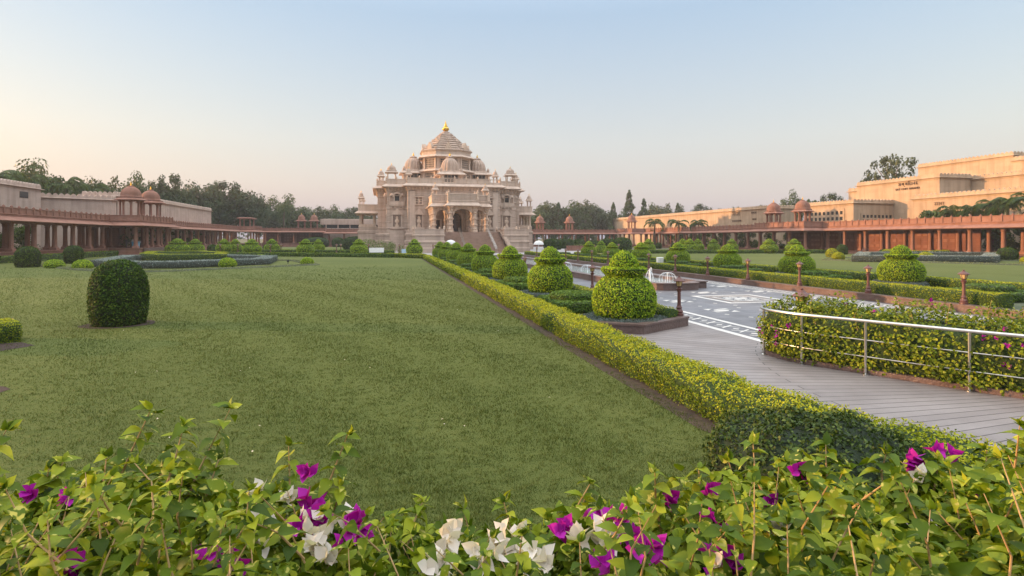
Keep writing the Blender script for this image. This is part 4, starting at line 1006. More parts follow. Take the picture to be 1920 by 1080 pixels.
# planter walls and their lamps
def wallstrip(name, label, pts, t, h, mat=None, cat='planter wall'):
    V = []; P = pts + [p for p in reversed(offset_line(pts, t))]
    m = MB().sweep(P, [(0, 0), (0, h - .06), (.03, h - .055), (.03, h), (-.02, h + .002)])
    o = m.build(name, mat or M['granite']); return tag(o, label, cat)
def offset_line(pts, t):
    out = []
    for i, p in enumerate(pts):
        a, b = pts[max(0, i - 1)], pts[min(len(pts) - 1, i + 1)]; L = math.hypot(b[0] - a[0], b[1] - a[1]); out.append((p[0] - (b[1] - a[1]) / L * t, p[1] + (b[0] - a[0]) / L * t))
    return out
wallstrip('planter_wall', 'brown granite planter wall along the left side of the plaza with an angled near end', [(6.2, 16.2), (7.45, 15.45), (9.62, 16.75), (9.62, 86)], .34, .29)
wallstrip('planter_wall', 'brown granite planter wall along the right side of the plaza', [(21.4, 88), (21.4, 14.9), (40, 14.9)], .36, .30)

def make_lamp(label, group):
    T = thing('lamp_post', label, 'lamp', group=group)
    MB().lathe([(.15, 0), (.15, .06), (.12, .08), (.135, .12), (.12, .16), (.09, .2), (.085, .24), (.105, .27), (.08, .3), (.062, .36), (.055, .80), (.075, .82), (.075, .86), (.10, .88), (.105, .91), (.06, .94), (.065, .97), (.095, 1.0)], 14).build('post', M['lamp_metal'], T)
    h = MB().lathe([(.075, .98), (.125, 1.16), (.0, 1.16)], 6).build('lantern', M['lamp_glass'], T)
    f = MB()
    for i in range(6):
        t = pi / 3 * i; f.tube([(.078 * cos(t), .078 * sin(t), .97), (.128 * cos(t), .128 * sin(t), 1.165)], .010, 5)
    f.build('lantern_frame', M['lamp_metal'], h)
    MB().lathe([(.12, 1.155), (.20, 1.16), (.205, 1.18), (.13, 1.24), (.09, 1.255), (.05, 1.30), (.03, 1.31), (.035, 1.335), (.005, 1.36)], 12).build('lamp_cap', M['lamp_metal'], T)
    return T
lamp = make_lamp('maroon lamp post on the planter corner nearest the paved path', 'maroon lamp posts left of the plaza')
place(lamp, (9.46, 17.05, .3), 0, .95)
for k in range(1, 15): copy_thing(lamp, (9.8 if k > 1 else 9.7, 17.05 + 4.4 * k, .292 if k > 1 else .292), k * .4, .95, f'{ORD[k]} maroon lamp post from the path along the left side of the plaza', 'maroon lamp posts left of the plaza')
for k in range(15): copy_thing(lamp, (21.6, 17.5 + 4.4 * k, .302), k * .7, .97, f'{ORD[k]} maroon lamp post from the near end along the right planter wall', 'maroon lamp posts right of the plaza')
copy_thing(lamp, (10.0, 12.1, .08), .2, 1.12, 'large maroon lamp head rising behind the bougainvillea hedge', 'single lamps')
for i, px in enumerate((413, 446, 507, 527, 631, 639, 691, 749, 812, 1160, 1255)):
    x, y = gp(px, 474.5 if i % 2 else 475.5)
    copy_thing(lamp, (x, y, 0), i, 1.35, f'{ORD[i]} distant maroon lamp post from the left along the far lawn hedges', 'distant lamp posts')

# ------------------------------------------------------------------ shrubs on the lawns
def loft_round(r, h, n=26, flat=.35, base=.86):
    P = [(r * base, 0), (r * .97, h * .2), (r, h * .42), (r * .985, h * .58)]
    for i in range(1, 7): t = i / 6 * pi / 2; P.append((max(.02, r * .98 * cos(t) ** .85), h * (.58 + .42 * sin(t))))
    return MB().lathe(P, n)
def shrub(name, label, x, y, r, h, n, leaf, core='dkgreen_core', lm='dkgreen', seed=1, group=None, mb=None, cat='shrub', tilt=.6):
    m = mb or loft_round(r, h)
    rough(m, r * .015, seed)
    o = leafy(name, m, n, leaf, leaf * .55, M[core], M[lm], None, seed=seed, lift=.07, tilt=tilt, up=.4)
    o.location = (x, y, 0); return tag(o, label, cat, group)
x, y = gp(223, 608)
sheet('mulch_ring', [(x + 1.06 * cos(2 * pi * i / 24) * (1 + .05 * sin(5 * i)), y + .98 * sin(2 * pi * i / 24)) for i in range(24)], .008, M['mulch'])
shrub('clipped_shrub', 'large dark green barrel-shaped shrub on a mulch ring in the near left lawn', x, y, .78, 2.06, 8500, .08, seed=31)
for i, (px, py, w, h, lb) in enumerate(((52, 501, 38, 38, 'dark round-topped cylinder shrub at the left picture edge before the colonnade'), (138, 494, 30, 33, 'dark cylinder shrub standing right of the other one before the left colonnade'))):
    x, y = gp(px, py); d = x * sin(YAW) + y * cos(YAW); k = d / FPX
    shrub('clipped_shrub', lb, x, y, w * k / 2, h * k, 2600, .14, seed=33 + i, group='dark cylinder shrubs')
DOM = [(102, 502.5, 31, 15, 'round lime bush left of the pair near the left colonnade'), (155, 505, 32, 17, 'round lime bush right of the pair near the left colonnade'), (232, 505, 34, 16, 'round lime bush half hidden behind the large barrel shrub'),
       (427, 501, 30, 17, 'round lime bush in front of the right end of the silver hedge'), (576, 496.5, 23, 13, 'single round lime bush on the open left lawn'), (489, 485, 20, 7, 'low lime bush behind the silver hedge end')]
for i, (px, py, w, h, lb) in enumerate(DOM):
    x, y = gp(px, py); k = (x * sin(YAW) + y * cos(YAW)) / FPX
    shrub('round_bush', lb, x, y, w * k / 2, h * k, 2400, .11, 'lime_core', 'lime', 40 + i, 'round bushes on the left lawn', mb=MB().lathe([(w * k * .4, 0)] + [(max(.02, w * k / 2 * cos(t)), h * k * (.3 + .7 * sin(t))) for t in [j / 7 * pi / 2 for j in range(8)]], 18))
DOMR = [(1560, 482, 24, 16, 'orange lime round bush behind the third right pot, rear one'), (1572, 486.5, 24, 13, 'orange lime round bush left of the right silver hedge, front one'), (1736, 487.5, 30, 14, 'golden round bush in front of the middle of the right silver hedge'), (1890, 489, 28, 14, 'golden round bush at the right end of the silver hedge'), (1925, 494, 22, 12, 'golden round bush cut by the right picture edge')]
for i, (px, py, w, h, lb) in enumerate(DOMR):
    x, y = gp(px, py); k = (x * sin(YAW) + y * cos(YAW)) / FPX; w *= .85
    shrub('round_bush', lb, x, y, w * k / 2, h * k, 1600, .16, 'lime_core', 'golden', 50 + i, 'round bushes on the right lawn', mb=MB().lathe([(w * k * .4, 0)] + [(max(.02, w * k / 2 * cos(t)), h * k * (.3 + .7 * sin(t))) for t in [j / 7 * pi / 2 for j in range(8)]], 18))
DK = [(1579, 477, 20, 18, 'dark barrel shrub between the gate steps and the silver hedge on the right'), (1660, 478, 22, 10, 'low dark bush left of the right flowerbed'), (1765, 479, 30, 10, 'low dark bush under the fifth right column'), (1889, 489, 34, 24, 'large dark barrel shrub near the right picture edge'),
      (1235, 466, 12, 11, 'small round dark shrub under the far right colonnade'), (1264, 466, 12, 10, 'second small round dark shrub under the far right colonnade'), (398, 473, 18, 14, 'dark round shrub between topiaries at the left colonnade'), (455, 472, 16, 13, 'dark round shrub behind the fourth far topiary'), (500, 470, 14, 11, 'dark round shrub at the far left corner')]
for i, (px, py, w, h, lb) in enumerate(DK):
    x, y = gp(px, py); k = (x * sin(YAW) + y * cos(YAW)) / FPX
    shrub('dark_shrub', lb, x, y, w * k / 2 * .9, h * k, 1300, .2, seed=60 + i, group='dark shrubs along the colonnades')
# dark tree-like bushes near the temple
MOUND = [(594, 463, 44, 18), (634, 463, 22, 17), (668, 468, 50, 24), (700, 466, 36, 24), (1036, 468, 34, 20), (1062, 466, 30, 18), (1085, 466, 26, 17), (1140, 470, 34, 22), (1166, 472, 36, 26), (1116, 466, 22, 14)]
MW = ['left of the temple by the pink building', 'small and round left of the temple', 'wide, left of the temple behind the white sign', 'tall, touching the temple left base', 'first right of the temple', 'second right of the temple', 'third right of the temple', 'behind the far right topiaries, left one', 'behind the far right topiaries, right one', 'low, between the right mounds']
for i, (px, py, w, h) in enumerate(MOUND):
    x, y = gp(px, py); k = (x * sin(YAW) + y * cos(YAW)) / FPX
    shrub('dark_bush', 'dark rounded bush ' + MW[i], x, y, w * k / 2, h * k, 1900, .32, seed=70 + i, group='dark bushes round the temple', tilt=.8)
# flower islands: silver hedge ring, golden ring, pale edging
def ring_from(P, w, h, name, label, core, leaf, n, L, seed, z0=0, top=None):
    m = MB().sweep(P, [(-.05, z0), (0, z0 + .05), (0, h - .05), (-.06, h), (-w, h), (-w, z0)], cap1=False)
    o = leafy(name, m, n, L, L * .45, M[core], M[leaf], None, seed=seed, lift=.08, up=.8, top=M[top] if top else None); return tag(o, label, 'hedge')
def ccw(P):
    a = sum(P[i - 1][0] * P[i][1] - P[i][0] * P[i - 1][1] for i in range(len(P))); return P if a > 0 else P[::-1]
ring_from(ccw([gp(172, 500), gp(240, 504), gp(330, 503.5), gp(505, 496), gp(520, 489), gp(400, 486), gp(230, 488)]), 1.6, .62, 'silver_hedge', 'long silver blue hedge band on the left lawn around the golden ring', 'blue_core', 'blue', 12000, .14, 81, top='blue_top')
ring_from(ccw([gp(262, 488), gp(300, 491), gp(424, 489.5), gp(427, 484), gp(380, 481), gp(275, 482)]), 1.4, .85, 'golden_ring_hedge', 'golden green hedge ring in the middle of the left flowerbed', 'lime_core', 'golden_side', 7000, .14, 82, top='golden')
m = ccw([gp(60, 498), gp(140, 507), gp(232, 512), gp(330, 509), gp(600, 497), gp(560, 489), gp(400, 484), gp(180, 488)])
o = leafy('pale_groundcover', MB().sweep(m, [(0, 0), (-.05, .12), (-.9, .13), (-.95, 0)], cap1=False), 9000, .12, .05, M['cover'], M['pale'], None, seed=83, up=1); tag(o, 'pale green edging strip round the left flowerbed island', 'ground cover')
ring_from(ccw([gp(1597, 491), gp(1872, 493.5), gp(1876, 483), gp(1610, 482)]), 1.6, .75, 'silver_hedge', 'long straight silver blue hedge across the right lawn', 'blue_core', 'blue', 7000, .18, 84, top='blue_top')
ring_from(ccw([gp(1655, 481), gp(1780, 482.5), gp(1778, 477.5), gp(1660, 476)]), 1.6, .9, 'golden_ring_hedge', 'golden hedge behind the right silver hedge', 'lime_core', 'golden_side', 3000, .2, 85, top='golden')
m = ccw([gp(1540, 488), gp(1930, 498), gp(1935, 490), gp(1560, 483)])
o = leafy('pale_groundcover', MB().sweep(m, [(0, 0), (-.05, .12), (-.9, .13), (-.95, 0)], cap1=False), 4000, .16, .07, M['cover'], M['pale'], None, seed=86, up=1); tag(o, 'pale green edging strip round the right flowerbed island', 'ground cover')
# planting in the shade behind the two colonnades
def wild(name, label, pts, r, h, n, leaf, lm, seed, group=None, parent=None):
    rng = np.random.default_rng(seed); c = []
    for (x, y) in pts:
        for _ in range(5): c.append((x + rng.uniform(-r, r), y + rng.uniform(-r, r), rng.uniform(.15, .9) * h, rng.uniform(.35, .6) * r))
    c = np.array(c); i = rng.integers(0, len(c), n); D = unit(rng.normal(size=(n, 3))); P = c[i, :3] + D * c[i, 3:4] * rng.uniform(.6, 1.05, (n, 1)); P[:, 2] = np.maximum(.03, P[:, 2])
    Q, F = leafquads(P, D, leaf, leaf * .45, rng, .5, .3); o = npobj(name, Q, [F], M.get(lm) or TREE[lm]); return tag(o, label, 'shrub', group)
wild('loose_shrub', 'loose dark planting behind the near columns of the left colonnade', [(-51, 66 + 3 * i) for i in range(12)], 2.2, 4.6, 16000, .34, 'dkgreen', 91)
wild('loose_shrub', 'loose dark planting behind the columns of the right colonnade', [(92.3, 42 + 2.2 * i) for i in range(13)], 1.6, 4.2, 14000, .36, 'dkgreen', 92)
wild('loose_shrub', 'loose dark planting behind the long far right colonnade', [(92.5, 114 + 3.5 * i) for i in range(18)], 1.7, 4.4, 14000, .42, 'dkgreen', 93)
wild('loose_shrub', 'loose dark planting behind the long far left colonnade', [(-47.6, 123 + 3.5 * i) for i in range(17)], .7, 5.4, 5000, .42, 'dkgreen', 94)
wild('roof_plants', 'green plants growing along the top of the left colonnade behind the domes', [(-45.8, 118 + 3 * i) for i in range(14)], 1.0, 7.2, 3500, .3, 'palm', 95)
# terracotta bed and flowers by the temple forecourt
wild('flower_bush', 'pale flowering bush in the forecourt left of the temple stair', [gp(725, 474), gp(738, 475), gp(745, 474)], 1.3, 1.9, 1500, .25, 'pale', 96)
wild('flower_bush', 'red tinged flower bed in front of the temple left base', [gp(705, 471), gp(690, 470), gp(720, 471)], 2.2, 2.0, 2200, .25, 'green', 97)

# ------------------------------------------------------------------ pool with fountain jets
def pool():
    T = thing('fountain_pool', 'long brown granite fountain pool in the middle of the plaza', 'fountain', (15.7, 29.2, 0))
    a = 2.2; P = [(-a, 0), (-1.35, 0), (-1.35, -.55)]
    for i in range(1, 8): t = pi + pi * i / 8; P.append((1.35 * cos(t), -.55 + .55 * sin(t)))
    P += [(1.35, -.55), (1.35, 0), (a, 0), (a, 52), (-a, 52)]
    MB().sweep(P, [(0, -.02), (0, .33), (.05, .335), (.05, .39), (-.40, .39), (-.40, .12)], cap1=False).build('pool_wall', M['granite'], T)
    Q = offset_poly(P, -.39); MB().add([(x, y, .24) for x, y in Q], [tuple(range(len(Q)))]).build('water_surface', M['water'], T)
    rng = np.random.default_rng(4)
    def jet(x, y, h):
        n = 60; m = MB()
        for i in range(5):
            t = i * 2 * pi / 5; pts = []
            for k in range(6): s = k / 5; r = .05 + .20 * s * (1 + .3 * sin(i)); pts.append((x + r * cos(t), y + r * sin(t), .24 + h * (1 - (s * .95) ** 2) * (.75 + .08 * i)))
            m.tube([(x, y, .24)] + pts, [.018] + [.017 - .002 * k for k in range(6)], 5)
        m.build('water_jet', M['water_jet'], T)
    def umbrella(x, y, r):
        m = MB()
        for i in range(14):
            t = 2 * pi * i / 14; m.tube([(x + .02 * cos(t), y + .02 * sin(t), .24 + r * 1.1)] + [(x + r * sin(s) * cos(t), y + r * sin(s) * sin(t), .24 + r * .35 + r * .75 * cos(s) + .02) for s in (.5, .9, 1.3, 1.57)] + [(x + r * cos(t), y + r * sin(t), .25)], .006, 4)
        m.tube([(x, y, .2), (x, y, .24 + r * 1.1)], .02, 5)
        m.build('water_umbrella', M['water_jet'], T)
    for yy in (1.0, 20.0, 38.0): jet(-.75, yy, .85)
    for yy in (1.8, 7, 12.2, 17.4, 24): umbrella(.75 if yy < 5 else -.4, yy, .5)
pool()

# ------------------------------------------------------------------ small things far across the garden
def sign(label, px, py, w, h, mat):
    x, y = gp(px, py); o = thing('sign_board', label, 'sign', (x, y, 0))
    MB().box(-w / 2, w / 2, -.04, .04, .25, .25 + h).build('panel', mat, o)
    for s in (-1, 1): MB().box(s * w * .4 - .04, s * w * .4 + .04, .05, .12, 0, .25 + h * .8).build('leg', M['lamp_metal'], o)
sign('long blank white board left of the temple between lamp posts', 706, 476, 2.6, .85, M['white_paint'])
sign('small pale blue notice board in front of the temple left podium', 759, 477, 1.1, .7, plain('pale_blue_board', (.35, .48, .58), .5))
def utility(label, px, py):
    x, y = gp(px, py); o = thing('equipment_box', label, 'box', (x, y, 0)); MB().sweep(rect(-.3, .0, -.2, .2), [(0, 0), (0, .78), (-.04, .82)]).sweep(rect(.04, .34, -.2, .2), [(0, 0), (0, .78), (-.04, .82)]).build('cabinet', M['white_paint'], o)
utility('white equipment box between the right bed hedges', 1237, 497)
def parasol(label, px, py, s):
    x, y = gp(px, py); o = thing('parasol', label, 'parasol', (x, y, 0), 0, 'white garden parasols'); o.scale = (s, s, s)
    MB().lathe([(1.0, 1.75), (.97, 1.9), (.85, 2.15), (.6, 2.38), (.3, 2.5), (.02, 2.55)], 16, rib=.05, nrib=8).build('canopy', M['cloth_white'], o)
    MB().lathe([(.3, 0), (.3, .08), (.06, .12), (.045, 2.45)], 10).build('pole', M['white_paint'], o)
parasol('white domed parasol left of the temple stair behind the topiaries', 845, 476, 1.0)
parasol('white domed parasol on a pole right of the temple stair', 1010, 476, .95)
def bin_(label, x, y, z):
    o = thing('litter_bin', label, 'bin', (x, y, z)); MB().sweep(rect(-.5, .5, -.35, .35), [(-.05, 0), (0, .95)]).build('body', M['blue_plastic'], o); MB().sweep(rect(-.5, .5, -.35, .35), [(.04, .951), (.04, 1.02), (-.2, 1.12)], cap0=True).build('lid', M['blue_plastic'], o)
bin_('blue litter bin at the left gate beside the steps', -39.6, 106.4, 1.2)
def spot(label, px, py):
    x, y = gp(px, py); o = thing('garden_light', label, 'light', (x, y, 0), group='small black garden lights'); MB().box(-.03, .03, -.03, .03, 0, .2).build('stake', M['dark'], o); MB().lathe([(.07, .2), (.13, .28), (.14, .42), (.05, .43)], 10).build('lamp_head', M['dark'], o)
spot('small black garden light left of the single round bush', 540, 495); spot('small black garden light on the golden flowerbed', 345, 482); 
x, y = gp(1047, 626); o = thing('garden_light', 'small dull ground light at the foot of the long golden hedge', 'light', (x, y, 0)); MB().lathe([(.05, 0), (.05, .05), (.03, .06)], 10).build('lamp_head', M['steel'], o); MB().box(-.05, .05, -.09, -.03, 0, .03).build('bracket', M['dark'], o)

# bollards of the forecourt and a red brick bed edge by the temple, right
for i, (px, py) in enumerate(((1085, 470), (1120, 470))):
    x, y = gp(px, py); T = thing('flower_box', f'{["left", "right"][i]} long red stone flower box right of the temple stair', 'planter', (x, y, 0), group='red flower boxes'); MB().sweep(rect(-2.6, 2.6, -1, 1), [(0, 0), (0, 1.05), (.08, 1.06), (.08, 1.15), (-.3, 1.15), (-.3, .9)]).build('box', M['red_plain'], T)
    w_ = wild('flower_plants', '', [(-1.4 + .9 * j, 0) for j in range(4)], .6, 1.5, 700, .2, 'pale', 200 + i); w_.location = (0, 0, .0); w_.parent = T
    for key in ('label', 'category'): 
        if key in w_: del w_[key]

# people at the gates
def person(label, x, y, z, rz, top, legs, hgt=1.7, step=.15):
    J = [(0, 0, .93), (0, 0, 1.12), (0, 0, 1.38), (0, .01, 1.50), (0, -.02, 1.62), (0, 0, 1.72),
         (.17, 0, 1.40), (.23, .02, 1.13), (.25, -.06, .88), (-.17, 0, 1.40), (-.23, .02, 1.13), (-.25, -.04, .88),
         (.10, 0, .88), (.11, -step * .6, .48), (.11, -step * .4, .08), (.12, -step * .4 - .13, .04), (-.10, 0, .88), (-.11, step * .3, .48), (-.11, step * .9, .08), (-.12, step * .9 - .13, .04)]
    E_ = [(0, 1), (1, 2), (2, 3), (3, 4), (4, 5), (2, 6), (6, 7), (7, 8), (2, 9), (9, 10), (10, 11), (0, 12), (12, 13), (13, 14), (14, 15), (0, 16), (16, 17), (17, 18), (18, 19)]
    Rr = [.15, .14, .15, .06, .095, .08, .075, .05, .035, .075, .05, .035, .1, .065, .045, .035, .1, .065, .045, .035]
    me = bpy.data.meshes.new('person'); me.from_pydata([(a, b, c) for a, b, c in J], E_, [])
    o = bpy.data.objects.new('person', me); COL.objects.link(o)
    sk = o.modifiers.new('skin', 'SKIN')
    lay = me.skin_vertices[0] if me.skin_vertices else None
    if lay is None:
        bpy.context.view_layer.objects.active = o
        lay = me.attributes.get('') or None
    if me.skin_vertices:
        for v, r in zip(me.skin_vertices[0].data, Rr): v.radius = (r, r * .8)
        me.skin_vertices[0].data[0].use_root = True
    sub = o.modifiers.new('smooth', 'SUBSURF'); sub.levels = 2; sub.render_levels = 2
    m_, n_, p_ = nodes_of('clothes'); t_ = n_.nodes.new('ShaderNodeTexCoord'); q_ = n_.nodes.new('ShaderNodeSeparateXYZ'); n_.links.new(t_.outputs['Object'], q_.inputs[0])
    r_ = n_.nodes.new('ShaderNodeValToRGB'); r_.color_ramp.interpolation = 'CONSTANT'; e_ = r_.color_ramp.elements; e_[0].position = 0; e_[0].color = (*legs, 1); e_[1].position = .92 / 2; e_[1].color = (*top, 1)
    for pp_, cc_ in ((1.47 / 2, (.25, .13, .08)), (1.70 / 2, (.01, .01, .01))): k_ = e_.new(pp_); k_.color = (*cc_, 1)
    d_ = n_.nodes.new('ShaderNodeMath'); d_.operation = 'DIVIDE'; d_.inputs[1].default_value = 2; n_.links.new(q_.outputs[2], d_.inputs[0]); n_.links.new(d_.outputs[0], r_.inputs[0]); n_.links.new(r_.outputs[0], p_.inputs['Base Color']); p_.inputs['Roughness'].default_value = .8
    me.materials.append(m_)
    o.location = (x, y, z); o.rotation_euler = (0, 0, rz); o.scale = (hgt / 1.78,) * 3; return tag(o, label, 'person')
person('person in dark trousers and white shirt under the left gate', -42.2, 112.2, 1.2, .4, (.55, .55, .55), (.02, .02, .03))
person('person in dark clothes standing under the left gate', -42.6, 110.6, 1.2, -.5, (.03, .03, .04), (.02, .02, .03))
person('person in green clothes walking beside the far right colonnade', *gp(1383, 470), 0, 1.2, (.02, .22, .13), (.02, .18, .11))

# ------------------------------------------------------------------ trees
def crown_clumps(rng, R, H, z0, n, shape):
    c = []
    for _ in range(n):
        if shape == 'round':
            u = unit(rng.normal(size=(1, 3)))[0]; r = rng.uniform(.45, 1.0); c.append((u[0] * R * r, u[1] * R * r, z0 + H * .52 + u[2] * H * .48 * r, R * rng.uniform(.16, .32)))
        elif shape == 'cone':
            t = rng.random() ** 1.3; r = R * (1 - t) ** .75 * rng.uniform(.45, 1.05); a = rng.uniform(0, 2 * pi); c.append((r * cos(a), r * sin(a), z0 + H * t, R * rng.uniform(.16, .3) * (1.1 - t * .7)))
        else:                                         # airy: a few separate tufts with wide gaps
            a = rng.uniform(0, 2 * pi); r = R * rng.uniform(.1, 1.0); c.append((r * cos(a), r * sin(a) * .6, z0 + H * (.15 + .8 * rng.random()) * (1 - .35 * (r / R) ** 2), R * rng.uniform(.08, .17)))
    return np.array(c)
def make_tree(kind, shape, R, H, trunk_h, nclump, nleaf, leaf, seed):
    """a tree of unit pose: total height trunk_h + H"""
    rng = np.random.default_rng(seed)
    T = thing('tree', 'tmp', 'tree')
    c = crown_clumps(rng, R, H, trunk_h, nclump, shape)
    tr = MB(); r0 = .035 * (trunk_h + H) * .6
    top = trunk_h + H * (.9 if shape == 'cone' else .5)
    tr.tube([(0, 0, 0), (.1 * R * .3, 0, trunk_h * .5), (0, .05 * R, trunk_h), (.03 * R, 0, top)], [r0 * 1.25, r0, r0 * .8, r0 * .25], 8)
    for i in rng.choice(len(c), min(len(c), 16), replace=False):
        z = max(trunk_h * .7, min(top * .95, c[i, 2] - .35 * math.hypot(c[i, 0], c[i, 1]))); m_ = (c[i, 0] * .5, c[i, 1] * .5, z + (c[i, 2] - z) * .35)
        tr.tube([(0, 0, z), m_, tuple(c[i, :3])], [r0 * .45, r0 * .3, r0 * .1], 5)
    tr.build('trunk', M['trunk'], T, smooth=True)
    w = c[:, 3] ** 2; i = rng.choice(len(c), nleaf, p=w / w.sum()); D = unit(rng.normal(size=(nleaf, 3)))
    P = c[i, :3] + D * c[i, 3:4] * rng.uniform(.35, 1.15, (nleaf, 1)); out = unit(P - np.array([0, 0, trunk_h + H * .4])); 
    Q, F = leafquads(P, unit(D + .6 * out + np.array([0, 0, .4])), leaf, leaf * .62, rng, .5, .1)
    npobj('crown', Q, [F], TREE[kind], T); return T
PROTO = {}
for nm, a in {'broad': ('broad', 'round', 4.6, 8.2, 2.4, 70, 7500, .52, 1), 'broad2': ('dark', 'round', 4.2, 9.0, 2.2, 85, 8500, .48, 2), 'wide': ('dark', 'round', 5.6, 7.2, 2.2, 80, 8500, .5, 3),
              'cone': ('conic', 'cone', 3.2, 11.5, .6, 110, 10000, .45, 4), 'pale': ('pale', 'round', 4.8, 7.4, 2.4, 60, 6500, .5, 5), 'airy': ('pale', 'airy', 5.2, 6.6, 4.5, 46, 2600, .42, 6)}.items():
    PROTO[nm] = (make_tree(*a), a[4] + a[3], a[2])
def make_palm(H, n, fl, seed, droop=1.0):
    rng = random.Random(seed); T = thing('palm_tree', 'tmp', 'palm tree'); 
    MB().tube([(0, 0, 0), (.12, .05, H * .4), (.05, .1, H * .8), (0, 0, H)], [.24, .19, .16, .12], 8).build('trunk', M['trunk'], T, smooth=True)
    m = MB()
    for i in range(n):
        a = 2.4 * i + rng.uniform(-.3, .3); el = rng.uniform(.15, 1.25); L = fl * rng.uniform(.8, 1.1); pts = []; x = z = 0; ang = el
        for k in range(9): pts.append((x * cos(a), x * sin(a), H + z)); x += L / 8 * cos(ang); z += L / 8 * sin(ang); ang -= .26 * droop * (1 + .25 * k / 4)
        m.tube(pts, [.05 - .005 * k for k in range(9)], 4)
        for k in range(1, 26):
            s = k / 26 * 8; j = min(7, int(s)); f = s - j; p = [pts[j][q] + (pts[j + 1][q] - pts[j][q]) * f for q in range(3)]; d = [pts[j + 1][q] - pts[j][q] for q in range(3)]; dl = math.sqrt(sum(q * q for q in d)); d = [q / dl for q in d]
            ll = L * .26 * (1 - abs(k / 26 - .45) * 1.2)
            for sg in (-1, 1):
                sx, sy = -sin(a) * sg, cos(a) * sg; e = (p[0] + sx * ll * .75 + d[0] * ll * .6, p[1] + sy * ll * .75 + d[1] * ll * .6, p[2] - ll * .45 + d[2] * ll * .4 + rng.uniform(-.06, .06)); w = .075 * fl / 2.5
                m.add([tuple(p), ((p[0] + e[0]) / 2 + d[0] * w, (p[1] + e[1]) / 2 + d[1] * w, (p[2] + e[2]) / 2 + .06), e, ((p[0] + e[0]) / 2 - d[0] * w, (p[1] + e[1]) / 2 - d[1] * w, (p[2] + e[2]) / 2 + .06)], [(0, 1, 2, 3)])
    m.build('crown', TREE['palm'], T); return T
PROTO['palm'] = (make_palm(6.2, 15, 3.3, 1), 8.2, 3); PROTO['palm2'] = (make_palm(4.2, 13, 3.0, 2, 1.2), 6.0, 3)
USED = set()
def tree(kind, px, d, ytop, label, wide=None, group='trees round the garden', z0=0):
    """stands d metres out along the bearing of px; its height follows from the elevation of its tip"""
    x, y = dp(px, d); h = CAM_H - d * (ytop - HPX) / FPX - z0; src, ph, pr = PROTO[kind]; s = h / ph; q = (wide * d / FPX / 2 / pr) if wide else s
    sc = (q, q, s); rz = (px * 7.31) % 6.28
    if kind in USED: r = copy_thing(src, (x, y, z0), rz, sc, label, group)
    else: USED.add(kind); place(src, (x, y, z0), rz, sc); src['label'] = label; src['group'] = group; r = src
    r['category'] = 'palm tree' if 'palm' in kind else 'tree'
